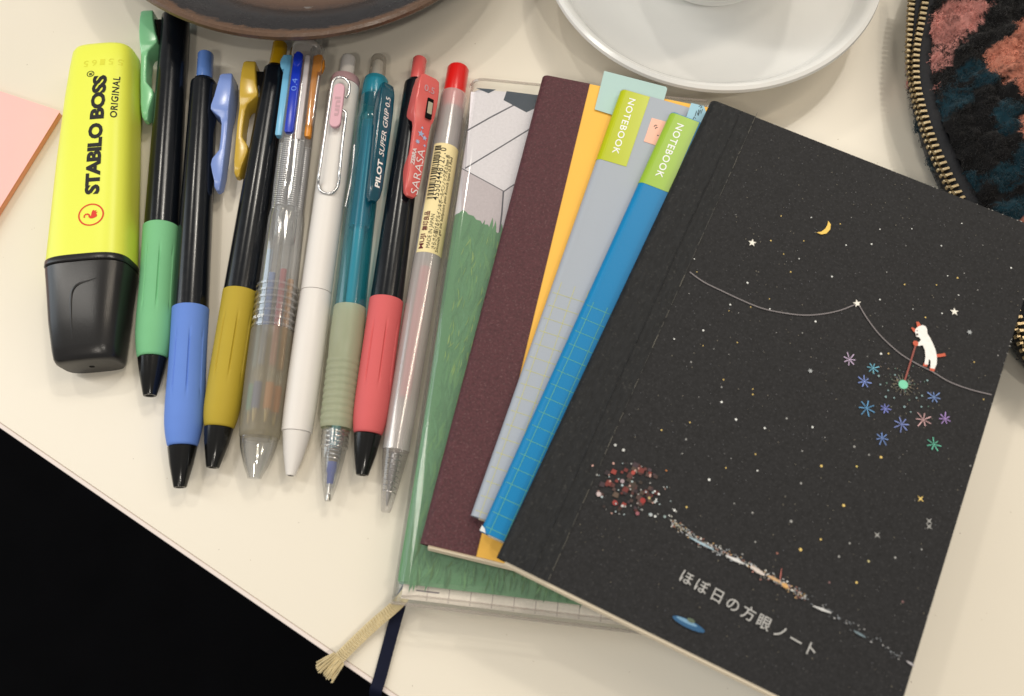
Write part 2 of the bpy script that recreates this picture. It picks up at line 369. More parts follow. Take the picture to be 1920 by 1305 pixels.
# ------------------------------------------------------------------ salmon sticky pad
p1 = at(109, 207, 3); pt = at(0, 171, 3); pb = at(1, 380, 3)
dv = (pt - p1)[:2]; dv /= np.linalg.norm(dv)
n_root = empty('sticky_note_pad', (p1[0], p1[1], 0.05), math.atan2(-dv[1], -dv[0]))
tag(n_root, 'salmon pink sticky note pad at the left edge of the table', 'sticky notes')
M_sal = mat('salmon_paper', srgb(248, 190, 186), 0.75, 0.25, 0.02, 60, 0.08, 1200); M_ora = mat('orange_pad_paper', srgb(228, 160, 132), 0.75, 0.25, 0.12, 900, stretch=(0.2, 0.2, 6))
db = (pb - p1)[:2]; db /= np.linalg.norm(db); ang = math.atan2(-dv[1], -dv[0])
loc_b = np.array([db[0] * math.cos(-ang) - db[1] * math.sin(-ang), db[0] * math.sin(-ang) + db[1] * math.cos(-ang)])
bx = loc_b * 76
def pad_poly(i=0.0): return [(-i, -i), (bx[0] - i, bx[1] + i), (bx[0] - 76 + i, bx[1] + i), (-76 + i, -i)][::-1]
obj('lower_sheets', *prism(pad_poly(0.1), 0, 2.2, 0.05), M_ora, n_root)
# top sheets: their free corner curls up a little
def curl_sheet(z, lift, inset):
    V, F = [], []; N = 14
    for i in range(N + 1):
        for j in range(N + 1):
            a, b = i / N, j / N
            x = -76 * a + bx[0] * b; y = bx[1] * b
            h = lift * max(0, b * 1.5 - 0.8) ** 2 * (1 - a * .6)
            V.append((x + (inset if i == 0 else 0), y, z + h))
    for i in range(N):
        for j in range(N): q = i * (N + 1) + j; F.append((q, q + 1, q + N + 2, q + N + 1))
    return V, F
for i in range(4): obj('note_sheet', *curl_sheet(2.3 + i * 0.22, 0.3 + i * 0.7, 0.25 * i), M_sal if i > 1 else M_ora, n_root)

# ------------------------------------------------------------------ pens: common frame
class Pen:
    """local frame: tip at y=0, +y towards the button, axis at height R above the table"""
    def __init__(s, name, label, tip, top, wmax, cat='pen', group='pens laid out in a row'):
        s.tip, s.top = tip, top; R = 6.0
        for _ in range(4):
            a, b = at(*tip, R), at(*top, R); d = (b - a)[:2]; s.L = float(np.linalg.norm(d)); s.ang = math.atan2(d[1], d[0]) - math.pi / 2
            s.R = R; R = max(s.r(w, y) for y, w in wmax)
        s.R = R + 0.05
        s.a = at(*tip, s.R); b = at(*top, s.R); d = (b - s.a)[:2]; s.L = float(np.linalg.norm(d)); s.u = d / s.L; s.ang = math.atan2(d[1], d[0]) - math.pi / 2
        s.root = empty(name, (s.a[0], s.a[1], 0), s.ang); tag(s.root, label, cat, group)
    def axis_px(s, py):
        t = (py - s.tip[1]) / (s.top[1] - s.tip[1]); return s.tip[0] + t * (s.top[0] - s.tip[0])
    def r(s, w, py):
        x = s.axis_px(py); p, q = at(x - w / 2, py, s.R), at(x + w / 2, py, s.R)
        return 0.5 * float(np.linalg.norm(q - p)) * math.cos(s.ang)
    def y(s, py):
        p = at(s.axis_px(py), py, s.R); d = (p - s.a)[:2]; return float(d @ s.u)
    def yz(s, py, z):
        return float(s.local(s.axis_px(py), py, z)[1])
    def prof(s, rows): return sorted([(s.y(py), s.r(w, py)) for py, w in rows])
    def local(s, px, py, z):
        p = at(px, py, z) - s.a; c, n = math.cos(-s.ang), math.sin(-s.ang)
        return np.array([p[0] * c - p[1] * n, p[0] * n + p[1] * c, z])
    def turn(s, rows, mat_, name, seg=48, smooth=None):
        pf = s.prof(rows)
        return obj(name, *lathe_y(pf, s.R, seg), mat_, s.root)
    def roll(s, phi, pts):
        """(t, y, h): tangential, along, radial distance from the axis -> local"""
        c, n = math.cos(phi), math.sin(phi)
        return [(t * c + h * n, y, s.R + h * c - t * n) for t, y, h in pts]
    def text(s, geo, fn, mat_, name='lettering', label=None, parent=None):
        v, f = geo
        if not len(v): return None
        return obj(name, [fn(a, b) for a, b in v], f, mat_, parent or s.root, label=label)

def grip_mesh(p, rows, grooves, g0, g1, depth=0.35, seg=96):
    pf = p.prof(rows); ys = np.array([a for a, _ in pf]); rs = np.array([b for _, b in pf])
    # smooth the rubber outline
    yy = np.linspace(ys[0], ys[-1], 60); rr = np.interp(yy, ys, rs)
    for _ in range(6):
        q = rr.copy(); q[1:-1] = (rr[:-2] + rr[1:-1] * 2 + rr[2:]) / 4; rr = q
    yy = np.r_[ys[0], yy, ys[-1]]; rr = np.r_[rr[0] - 0.35, rr, rr[-1] - 0.35]
    yy[1] += 0.3; yy[-2] -= 0.3
    rings = []
    for y, r in zip(yy, rr):
        ring = []
        for k in range(seg):
            d = 0.0
            if g0 < y < g1:
                e = min(1, (y - g0) / 6, (g1 - y) / 6)
                if k % (seg // grooves) == (seg // grooves) // 2: d = depth * e
            a = 2 * math.pi * k / seg
            ring.append(((r - d) * math.sin(a), y, p.R + (r - d) * math.cos(a)))
        rings.append(ring)
    return loft(rings)

def sarasa_clip(p, phi, m, ytop, rb, front=False):
    """moulded clip: broad plate at the top, foot on the barrel, narrow arm with a bump"""
    st = [(0, 2.3, 5.6, 2.6), (-0.9, 1.9, 6.0, 3.3), (-4, 1.5, 6.0, 3.7), (-9, 0.6, 5.8, 3.8), (-12.2, -0.3, 5.5, 3.7), (-13.6, -0.3, 5.35, 3.6), (-14.8, 0.7, 5.25, 3.45), (-16.4, 2.5, 5.1, 2.9), (-18.5, 3.0, 5.0, 2.7),
          (-24, 2.9, 4.8, 2.6), (-28.0, 2.6, 4.55, 2.55), (-29.4, 1.6, 4.5, 2.5), (-31, 0.5, 4.35, 2.5), (-33, 0.2, 4.2, 2.45), (-36, 0.8, 4.0, 2.4), (-38.5, 1.4, 3.7, 2.25), (-40.6, 1.5, 3.4, 2.0), (-41.6, 1.9, 3.0, 1.2)]
    rings = []
    for y, i, o_, hw in st:
        q = rrect(hw, (o_ - i) / 2, min(0.5, (o_ - i) / 2 - 0.02), 4, 0, rb + (o_ + i) / 2)
        rings.append(p.roll(phi, [(t, ytop + y, h) for t, h in q]))
    return loft(rings)

def sarasa(name, label, tip, top, rows, grip_col, but_col, clip_col, phi, y_clip, cat='pen'):
    p = Pen(name, label, tip, top, [(y, w) for y, w in rows['grip']], cat)
    m_g = mat(name + '_rubber', srgb(*grip_col), 0.62, 0.25, 0.03, 200, 0.06, 2500, sss=0.0)
    m_c = mat(name + '_plastic', srgb(*clip_col), 0.22, 0.5, 0.03, 200, 0.03, 300, rvar=0.04)
    m_b = mat(name + '_button', srgb(*but_col), 0.25, 0.5, 0.03, 200)
    if 'button' in rows:
        pf = p.prof(rows['button']); y1 = pf[-1][0]; r = pf[-1][1]
        pf = [(pf[0][0] - 2, pf[0][1])] + pf[:-1] + [(y1 - 0.5, r), (y1 - 0.15, r - 0.25), (y1, r - 0.7)]
        obj('push_button', *lathe_y(pf, p.R), m_b, p.root)
    pf = p.prof(rows['barrel']); y1, r1 = pf[-1]
    pf = pf[:-1] + [(y1 - 2.2, r1), (y1 - 1.2, r1 - 0.12), (y1 - 0.9, r1 - 0.5), (y1 - 0.5, r1 - 0.75), (y1, r1 - 0.9)]
    rb = r1
    obj('barrel', *lathe_y(pf, p.R, 64), M_black, p.root)
    gy = p.prof(rows['grip']); g0, g1 = gy[0][0], gy[-1][0]
    obj('grip', *grip_mesh(p, rows['grip'], 8, g0 + (g1 - g0) * 0.28, g0 + (g1 - g0) * 0.86), m_g, p.root)
    pf = p.prof(rows['cone']); ra = pf[0][1]; ya = pf[0][0]
    n_ = obj('nose_cone', *lathe_y([(ya + 0.5, ra * 0.55), (ya, ra * 0.6), (ya, ra - 0.15), (ya + 0.25, ra)] + pf[1:-1] + [(pf[-1][0], pf[-1][1])], p.R), M_black2, p.root)
    obj('tip_hole_shade', *lathe_y([(ya - 0.02, ra * 0.58), (ya + 0.3, ra * 0.58)], p.R, 24), M_dark, n_)  # solid black disc, its colour gives the shade inside the tip
    cl = obj('clip', *sarasa_clip(p, phi, None, p.yz(y_clip, p.R + 9 * max(0, math.cos(phi))), rb), m_c, p.root)
    # black foot that carries the clip
    yc = p.yz(y_clip, p.R + 9 * max(0, math.cos(phi)))
    ft = [p.roll(phi, [(t, yc + y, h) for t, h in rrect(2.2, 1.6, 0.3, 3, 0, rb + 0.9)]) for y in (-13.2, -3.5)]
    obj('clip_foot', *loft(ft), M_black2, p.root)
    return p, m_c, rb, cl

# green
rows = dict(barrel=[(427, 61), (30, 50)], grip=[(671, 54), (655, 60), (627, 66), (590, 66.5), (540, 64), (480, 64), (426, 65)], cone=[(742, 25), (700, 43), (673, 52)], button=[(28, 26), (-12, 25)])
sarasa('retractable_pen', 'black pen with mint green grip and clip beside the highlighter', (281, 742), (333, -12), rows, (118, 186, 136), (118, 186, 136), (128, 196, 146), -1.57, 27)
# blue
rows = dict(barrel=[(579, 64), (400, 58), (152, 48)], grip=[(837, 54), (815, 64), (790, 70), (750, 70.5), (690, 67), (640, 66), (578, 66)], cone=[(914, 24), (870, 43), (839, 53)], button=[(150, 28.5), (101, 28.5)])
sarasa('retractable_pen', 'black pen with periwinkle blue grip, button and clip', (337.5, 914), (386, 101), rows, (98, 134, 212), (92, 128, 196), (122, 146, 208), 1.57, 150)
# mustard
rows = dict(barrel=[(548, 62), (400, 57), (128, 45)], grip=[(802, 54), (785, 62), (764, 66), (730, 67), (670, 66), (610, 65), (547, 64)], cone=[(877, 24.5), (830, 45), (803, 53)], button=[(127, 29), (82, 27)])
sarasa('retractable_pen', 'black pen with mustard yellow grip, button and clip', (398.6, 877), (526, 82), rows, (176, 154, 50), (196, 152, 20), (190, 158, 56), -1.57, 126)
# coral
rows = dict(barrel=[(564, 61), (400, 55), (154, 45)], grip=[(814, 54), (795, 62), (772, 65.5), (735, 66.5), (680, 65), (620, 64), (563, 64)], cone=[(891, 24), (850, 42), (816, 52)], button=[(153, 26.5), (110, 26)])
P, m_c, rb, cl = sarasa('retractable_pen', 'black pen with coral pink grip and a printed coral clip', (679, 891), (787.5, 110), rows, (206, 96, 98), (204, 88, 86), (208, 94, 90), 0.62, 143)
PY = lambda y: P.yz(y, P.R + 9); yc = PY(143); PH = 0.62
def clip_face(u0, t0, h=6.12):
    """text frame on the clip: u runs up the pen, letter tops to the left"""
    return lambda u, v: P.roll(PH, [(t0 - v, u0 + u, rb + h - 0.0)])[0]
def hgt(y): return np.interp(y - yc, [-41.6, -38.5, -28.5, -19, -13.6, -9, -4, 0], [3.3, 3.75, 4.6, 5.05, 5.4, 5.85, 6.05, 6.05])
def clip_text(s, u0, t0, length, height, m, bold=0.01, shear=0.0, spacing=1.0, label=None):
    g = text_fit(s, length, height, bold, spacing, shear)
    P.text(g, lambda u, v: P.roll(PH, [(t0 - v, u0 + u, rb + hgt(u0 + u) + 0.06)])[0], m, 'lettering', label)
clip_text('SARASA', PY(352), 1.9, PY(270) - PY(352), 2.4, I_silver, -0.006, 0.0, 1.0, 'silver lettering on the coral clip')
clip_text('ZEBRA', PY(303), -0.9, 5.6, 1.3, I_silver, 0.03)
g = text_fit('0.5', 3.6, 2.3, 0.0)
P.text(g, lambda u, v: P.roll(PH, [(-1.7 + u, PY(168) + v, rb + hgt(PY(165)) + 0.06)])[0], I_pink, 'lettering')
# window in the clip: a dark plate painted as its shade, then the latch
q = rrect(1.05, 3.6, 0.25, 3)
obj('clip_slot_shade', *loft([P.roll(PH, [(t + 1.0, PY(196) + y, rb + 5.7) for t, y in q]), P.roll(PH, [(t + 1.0, PY(196) + y, rb + 6.11) for t, y in q])]), M_dark, cl)
q = rrect(0.8, 2.1, 0.2, 3)
obj('latch', *loft([P.roll(PH, [(t + 1.05, PY(195) + y, rb + 6.0) for t, y in q]), P.roll(PH, [(t + 1.05, PY(195) + y, rb + 6.16) for t, y in q])]), mat('latch_grey', srgb(168, 160, 140), 0.4), cl)
sp = []
for (t, py, r, n_) in ((-0.3, 244, 1.2, 5), (1.1, 249, 0.95, 5), (-1.0, 260, 0.9, 7), (1.5, 262, 0.55, 4), (-0.2, 233, 0.55, 4)):
    ring = [((r if k % 2 == 0 else r * .45) * math.sin(math.pi * k / n_) + t, PY(py) + (r if k % 2 == 0 else r * .45) * math.cos(math.pi * k / n_)) for k in range(2 * n_)]
    sp.append((P.roll(PH, [(a, b, rb + hgt(b) + 0.07) for a, b in ring]), [tuple(range(2 * n_))]))
V, F = join(*sp); obj('star_print', V, F, mat('pale_blue_foil', (0.45, 0.55, 0.85), 0.3, 0.5, 0.3, 900, metal=0.5), P.root)

# ------------------------------------------------------------------ yellow highlighter
def highlighter():
    tip, top = (177, 690), (198, 94)
    a, b = at(*tip, 4), at(*top, 9); d = (b - a)[:2]; L = float(np.linalg.norm(d)); ang = math.atan2(d[1], d[0]) - math.pi / 2
    r = empty('highlighter', (a[0], a[1], 0), ang); tag(r, 'yellow highlighter with a black cap, first in the row', 'highlighter', 'pens laid out in a row')
    M_y = mat('fluorescent_yellow', srgb(226, 233, 84), 0.38, 0.4, 0.015, 80, 0.04, 900)
    M_cap = mat('charcoal_cap', (0.015, 0.0145, 0.015), 0.28, 0.45, 0.06, 400, 0.08, 2600)
    q_ = (at(176, 484, 17) - a)[:2]; ys = float(q_ @ d) / L; zc = 8.5; kb = (L - ys) / 67.5
    def sec(y, hw, hh, top_w, shift=0.0):
        """cross-section: flat top and bottom, wide soft shoulders"""
        P = []
        n = 72; e = 3.4
        for k in range(n):
            t = 2 * math.pi * k / n; c, s = math.cos(t), math.sin(t)
            x = hw * abs(c) ** (2 / e) * (1 if c >= 0 else -1); z = hh * abs(s) ** (2 / e) * (1 if s >= 0 else -1)
            P.append((x * 0.845 + shift, y, zc + z - (8.5 - hh) * 1.0))
        return P[::-1]
    st = [(ys + 1.9, 14.0, 8.5), (ys + 30 * kb, 13.2, 8.3), (ys + 50 * kb, 12.3, 8.0), (ys + 60 * kb, 11.6, 7.7), (L - 3.0, 11.2, 7.4), (L - 1.3, 10.8, 7.0), (L - 0.4, 10.0, 6.3), (L, 8.8, 5.2)]
    obj('body', *loft([sec(y, w, h, 0) for y, w, h in st]), M_y, r)
    obj('collar', *loft([sec(y, w, h, 0) for y, w, h in ((ys - 0.1, 14.0, 8.45), (ys + 0.2, 14.25, 8.6), (ys + 1.6, 14.25, 8.6), (ys + 1.9, 14.05, 8.5))]), M_cap, r)
    cap = obj('cap', *loft([sec(y, w, h, 0) for y, w, h in ((0, 9.6, 5.2), (0.4, 10.3, 5.9), (1.3, 10.7, 6.4), (4, 11.1, 6.9), (12, 12.2, 7.7), (22, 13.3, 8.2), (ys - 2, 13.9, 8.4), (ys - 0.5, 14.05, 8.45), (ys - 0.2, 13.8, 8.3))]), M_cap, r)
    def top_z(y, x=0):
        hh = np.interp(y, [0, 1.3, 4, 12, 22, ys, ys + 30 * kb, ys + 50 * kb, ys + 60 * kb, L - 3.0], [5.2, 6.4, 6.9, 7.7, 8.2, 8.5, 8.3, 8.0, 7.7, 7.4]); hw = 0.845 * np.interp(y, [0, 4, 12, 22, ys, ys + 1.9, ys + 30 * kb, ys + 50 * kb, ys + 60 * kb, L - 3.0], [9.6, 11.1, 12.2, 13.3, 14, 14, 13.2, 12.3, 11.6, 11.2])
        return 2 * hh * 1.0 - hh * (1 - (1 - min(0.999, abs(x) / hw) ** 3.4) ** (1 / 3.4))
    def loc(px, py, z=16.5):
        p = at(px, py, z) - a; c, s = math.cos(-ang), math.sin(-ang); return np.array([p[0] * c - p[1] * s, p[0] * s + p[1] * c])
    # raised fold on the cap
    path = [loc(60 + x / 3.433, 400 + y / 3.433) for x, y in ((228, 800), (236, 700), (243, 560), (258, 492), (300, 452), (360, 432), (432, 405))]
    path = smooth_path([(q[0], q[1], 0) for q in path], 6); path = [(x, y, top_z(y, x) - 0.1) for x, y, _ in path]
    m = len(path); rr = [0.08 + 0.34 * math.sin(math.pi * i / (m - 1)) for i in range(m)]
    obj('cap_fold', *tube(path, rr, 8), M_cap, r)
    # black disc as the shade of the air hole in the cap end
    hv, hf = lathe_y([(-0.06, 0.75), (0.2, 0.75)], 5.4, 20, 0.0); obj('air_hole_shade', hv, hf, M_dark, cap)
    # lettering, read from the cap towards the end
    def tfn(u0, x0): return lambda u, v: (x0 - v, u0 + u, top_z(u0 + u, x0 - v) + 0.07)
    def put(s, p0, p1, h, m, bold=0.0, sp=1.0, name='lettering'):
        q0, q1 = loc(*p0), loc(*p1); Ln = float(np.linalg.norm(q1 - q0)); dx = (q1[0] - q0[0]) / Ln
        v, f = text_fit(s, Ln, h, bold, sp)
        obj(name, [(q0[0] + dx * u - w, q0[1] + u, top_z(q0[1] + u, q0[0] + dx * u - w) + 0.1) for u, w in v], f, m, r)
    put('STABILO', (187, 364), (193, 229), 4.3, I_black, 0.05, 0.95)
    put('BOSS', (194, 221), (199, 137), 4.3, I_black, 0.05, 0.95)
    put('ORIGINAL', (216, 217), (221, 137), 1.9, I_black, 0.02, 1.1)
    put('R', (171, 138), (171.3, 132), 1.0, I_black, 0.02)
    # little ring round the R, the swan badge
    def ringprint(c, ro, ri, m, name, n=40):
        V = [(c[0] + rad * math.cos(2 * math.pi * k / n), c[1] + rad * math.sin(2 * math.pi * k / n)) for rad in (ro, ri) for k in range(n)]
        F = [(k, (k + 1) % n, n + (k + 1) % n, n + k) for k in range(n)]
        return obj(name, [(x, y, top_z(y, x) + 0.07) for x, y in V], F, m, r)
    ringprint(loc(167.5, 135.5), 1.15, 0.92, I_black, 'trademark_ring')
    c = loc(171.5, 403.5); ringprint(c, 3.65, 3.2, I_red, 'badge_ring')
    swan = [(-1.9, -0.3), (-1.75, 0.35), (-1.25, 0.5), (-0.75, 0.1), (-0.9, -0.5), (-0.55, -1.25), (0.3, -1.5), (1.35, -1.35), (1.7, -0.9), (1.55, -0.3), (2.1, 0.1), (1.6, 0.35), (2.0, 0.85), (1.3, 0.85), (1.2, 1.35), (0.65, 0.95), (0.25, 0.3), (-0.05, -0.3), (-0.25, -0.45), (-0.3, 0.3), (-0.75, 0.85), (-1.45, 1.0), (-2.1, 0.6), (-2.35, -0.1)]
    rot = 0.35
    V = [(c[0] + 0.95 * (x * math.cos(rot) - y * math.sin(rot)), c[1] + 0.95 * (x * math.sin(rot) + y * math.cos(rot))) for x, y in swan]
    obj('swan_badge', [(x, y, top_z(y, x) + 0.07) for x, y in V], [tuple(range(len(V)))], I_red, r)
    for i, ch in enumerate('56155'):
        q = loc(158 + i * 15.5, 120 - i * 1.8); v, f = text_fit(ch, 1.5, 2.3, 0.0)
        obj('stamped_digit', [(q[0] + 0.75 - u, q[1] + 2 - w, top_z(q[1] + 2 - w, q[0] + 0.75 - u) + 0.05) for u, w in v], f, I_emb, r)
highlighter()

# ------------------------------------------------------------------ clear multicolour pen
M_clear = clear('clear_acrylic', (0.97, 0.975, 0.975), (0.56, 0.58, 0.60), 0.15, (0.97, 0.97, 0.97), rough=0.08, spec=3.0)
M_clear2 = clear('clear_nose', (0.97, 0.97, 0.965), (0.34, 0.35, 0.36), 0.05, (0.95, 0.95, 0.95), rough=0.06, spec=3.0)
M_frost = clear('smoky_silicone', (0.78, 0.76, 0.66), (0.42, 0.40, 0.32), 0.44, (0.50, 0.46, 0.37), 0.35, 0.5)
M_tubecl = clear('refill_tube', (0.93, 0.93, 0.93), (0.6, 0.6, 0.62), 0.16, (0.85, 0.85, 0.85), 0.12)
M_spring = mat('spring_wire', (0.62, 0.62, 0.64), 0.3, 0.5, 0.05, 200, metal=0.6)
def multi_pen():
    p = Pen('multicolour_pen', 'clear barrel multicolour pen with coloured sliders and smoky grip', (477, 897), (578, 74), [(621, 78), (700, 78)])
    R = p.R
    m = lambda n, c, r=0.25: mat('slider_' + n, srgb(*c), r, 0.5, 0.03, 200)
    obj('barrel', *lathe_y(p.prof([(621, 74), (616, 74), (536, 72), (470, 70), (416, 69), (412, 67), (405, 67), (402, 64.5), (352, 64), (330, 64), (110, 60), (100, 58)]), R, 64, cap=False), M_clear, p.root)
    for i in range(7):
        y = p.y(617 - i * 12.5); rr = p.r(74, 617 - i * 12.5)
        obj('barrel_ring', *lathe_y([(y - 0.45, rr), (y - 0.3, rr + 0.35), (y + 0.3, rr + 0.35), (y + 0.45, rr)], R, 48, cap=False), M_clear, p.root)
    obj('top_cap', *lathe_y(p.prof([(100, 52), (99, 54), (92, 54), (88, 50), (87, 44)]), R), mat('white_ring', (0.62, 0.58, 0.54), 0.3, 0.5, 0.03), p.root)
    obj('top_tube', *lathe_y(p.prof([(88, 52), (30, 50), (28, 46)]), R, cap=False), M_clear, p.root)
    # sliders lie in slots of the barrel
    ZT = 2 * R - 0.5
    def slider(x, hw, y0, y1, z, hh, col, knob, name):
        ms = m(name, col)
        o_ = obj('slider', *loft([[(x + a, y, z + b) for a, b in rrect(w, h, 0.4, 3)] for y, w, h in ((p.yz(y1, z), hw * .7, hh), (p.yz(y1, z) + 0.5, hw, hh), (p.yz(y0, z) - 0.5, hw, hh), (p.yz(y0, z), hw * .8, hh * .7))]), ms, p.root, label=name + ' colour slider')
        if knob:
            kx, ky0, ky1, kr = knob
            obj('knob', *loft([[(kx + a, y, z + b) for a, b in rrect(kr * s_, 1.1, 0.5, 3)] for y, s_ in ((p.yz(ky1, z), .4), (p.yz(ky1, z) + 1.2, .8), ((p.yz(ky0, z) + p.yz(ky1, z)) / 2, 1.0), (p.yz(ky0, z) - 1.2, .85), (p.yz(ky0, z), .5))]), ms, o_)
    slider(-0.75, 1.45, 102, 250, 2 * R - 1.0, 0.9, (22, 50, 176), (-0.75, 101, 128, 1.5), 'dark blue')
    slider(-4.4, 1.1, 106, 257, R + 3.2, 1.0, (112, 178, 214), (-5.4, 108, 134, 1.5), 'pale blue')
    slider(4.5, 1.0, 106, 258, R + 3.0, 1.0, (206, 130, 18), (5.4, 106, 138, 1.9), 'orange')
    slider(2.0, 0.9, 105, 262, 2 * R - 1.6, 0.6, (190, 184, 186), None, 'grey')
    slider(-1.2, 1.2, 110, 262, 2.2, 0.8, (168, 38, 46), None, 'red')
    v, f = text_fit('0.4', 4.6, 1.7, 0.0)
    obj('lettering', [(0.1 - w, p.yz(172, ZT) + u, 2 * R - 0.05) for u, w in v], f, I_palebl, p.root)
    obj('clip', *loft([[(5.0 + a, y, R + 4.4 + b) for a, b in rrect(w, 0.9, 0.5, 3)] for y, w in ((p.y(250), 1.0), (p.y(240), 1.4), (p.y(130), 1.9), (p.y(112), 2.4), (p.y(104), 1.6))]), M_clear2, p.root)
    # refills with springs
    for (x, z, c0, c1, yb, col, nm) in ((-1.2, R + 3.1, 0, 0, 300, (96, 128, 186), 'blue'), (-3.6, R + 0.2, 0, 0, 470, (126, 160, 190), 'pale'), (1.9, R + 2.6, 0, 0, 512, (164, 40, 48), 'red'), (3.0, R - 1.8, 0, 0, 520, (206, 140, 40), 'orange')):
        rt = obj('refill', *lathe_y([(p.y(775), 1.15), (p.y(258), 1.15)], z, 20, x), M_tubecl, p.root)
        low = mat('refill_ink_' + nm, srgb(*col), 0.35)
        obj('ink_column', *lathe_y([(p.y(690), 0.95), (p.y(yb if yb > 400 else 520), 0.95)], z, 16, x), low, rt)
        bot = {'blue': (40, 84, 170), 'pale': (90, 170, 160), 'red': (196, 120, 40), 'orange': (206, 120, 24)}[nm]
        obj('ink_plug', *lathe_y([(p.y(771), 1.2), (p.y(722), 1.2)], z, 16, x), mat('refill_plug_' + nm, srgb(*bot), 0.35), rt)
        obj('point', *lathe_y([(p.y(795), 0.5), (p.y(772), 0.9)], z, 16, x), M_gold, rt)
        hel = [(x + 1.4 * math.cos(t), p.y(395) + t * 0.115, z + 1.4 * math.sin(t)) for t in np.linspace(0, 2 * math.pi * 32, 32 * 10)]
        obj('spring', *tube(hel, 0.24, 5), M_spring, rt)
    for i in range(5):
        yy = p.y(412) + 0.2 + i * 0.0
    obj('inner_sleeve', *lathe_y(p.prof([(452, 40), (448, 44), (395, 50), (392, 50)]), R, 40, cap=False), M_clear, p.root)
    obj('grip', *lathe_y(p.prof([(822, 71), (820, 74), (812, 76), (760, 78), (700, 79), (640, 78), (624, 77), (621, 75)]), R, 56, cap=False), M_frost, p.root)
    pf = p.prof([(897, 25), (890, 30), (875, 44), (860, 55), (840, 66), (822, 71)])
    obj('nose_cone', *lathe_y(pf, R, 56, cap=False), M_clear2, p.root)
    pf = p.prof([(896, 19), (875, 36), (850, 50), (826, 58)])
    obj('nose_bore', *lathe_y(pf, R, 40, cap=False), M_clear, p.root)
    v, f = text_fit('PILOT', 4.4, 0.95, 0.02)
    obj('lettering', [((R - .0) * math.sin((-4.6 + u) / R - 0.15), p.y(608) + w, R + (p.r(74, 608) + .45) * math.cos((-4.6 + u) / R - 0.15)) for u, w in v], f, I_white, p.root)
multi_pen()

# ------------------------------------------------------------------ white pen with wire clip
def white_pen():
    p = Pen('wire_clip_pen', 'plain white pen with a bent wire clip and small pink plate', (545, 892), (654.5, 104.5), [(650, 61), (700, 61)])
    R = p.R
    M_w = mat('white_pen_plastic', (0.74, 0.71, 0.68), 0.42, 0.4, 0.02, 120, 0.04, 1500)
    M_pk = mat('dusty_pink_plastic', srgb(206, 160, 172), 0.35, 0.4, 0.03, 120); M_pr = mat('pink_grey_ring', srgb(176, 142, 146), 0.4, 0.4, 0.03, 120)
    y1 = p.y(104.5); r = p.r(27, 110)
    obj('push_button', *lathe_y([(p.y(152), r), (y1 - 1.4, r), (y1 - 0.6, r - 0.35), (y1 - 0.15, r - 0.9), (y1, r - 1.6)], R), M_w, p.root)
    obj('top_ring', *lathe_y(p.prof([(163, 53.5), (152, 53), (149, 51), (148, 46)]), R), M_pr, p.root)
    obj('barrel', *lathe_y(p.prof([(549, 57.5), (400, 56), (267, 55), (164, 53.5)]), R, 64), M_w, p.root)
    obj('front_barrel', *lathe_y(p.prof([(810.5, 54), (810, 57), (770, 60), (700, 61), (640, 60), (551, 58), (550, 57)]), R, 64), M_w, p.root)
    pf = p.prof([(892, 15), (891, 18), (880, 24), (850, 39), (811, 53)])
    nc = obj('nose_cone', *lathe_y(pf, R), M_w, p.root)
    obj('tip_hole_shade', *lathe_y([(-0.03, 0.8), (0.2, 0.8)], R, 16), M_dark, nc)  # black disc painted as the shade of the tip opening
    zc = 2 * R + 1.3
    w = [(648.3, 183), (653.5, 176), (655, 165), (654, 155), (646, 147), (634, 145), (625.5, 151), (621.4, 166), (607, 267), (598.6, 327), (597.5, 346), (602, 358), (614, 363), (626, 359), (634.5, 345), (637, 322), (642, 267), (648.5, 218), (647, 209), (642, 206)]
    path = smooth_path([p.local(x, y, zc - (1.5 if i > 9 and i < 15 else 0) + 0.2) for i, (x, y) in enumerate(w)], 6)
    obj('wire_clip', *tube(path, 0.42, 10), M_chrome, p.root)
    path = [p.local(664, 272, R + 2.5), p.local(660, 325, R + 2.5), p.local(647.5, 388, R + 2.5)]
    obj('wire_end', *tube(smooth_path(path, 5), 0.3, 8), M_chrome, p.root)
    # clip foot and pink name plate
    q0, q1 = p.local(637, 168, zc), p.local(629, 232, zc); dd = q1 - q0; Ln = np.linalg.norm(dd[:2]); u = dd[:2] / Ln; nrm = np.array([-u[1], u[0]])
    cap = []
    for k in range(9): a = math.pi * k / 8; cap.append(q0[:2] - u * 1.75 * math.sin(a) + nrm * 1.75 * math.cos(a))
    for k in range(9): a = math.pi * k / 8; cap.append(q1[:2] + u * 1.75 * math.sin(a) - nrm * 1.75 * math.cos(a))
    pl = obj('name_plate', *prism([tuple(c) for c in cap][::-1] if False else [tuple(c) for c in cap], zc - 0.2, zc + 1.0, 0.2), M_pk, p.root)
    obj('clip_foot', *slab(q0[0] - 1.2, q0[0] + 1.2, q1[1] + 2, q0[1] - 2, 2 * R - 1.0, zc - 0.25, 0.1), M_pr, p.root)
    v, f = text_fit('uni', 7.0, 1.9, 0.03)
    c0 = q0[:2] + u * (Ln * 0.82) ; obj('lettering', [(*(c0 - u * a + nrm * (-1)*( -0.95 + b)), zc + 1.05) for a, b in v] if False else [(c0[0] - u[0] * a + (0.95 - b) * 1.0, c0[1] - u[1] * a, zc + 1.06) for a, b in v], f, I_pink, p.root)
white_pen()

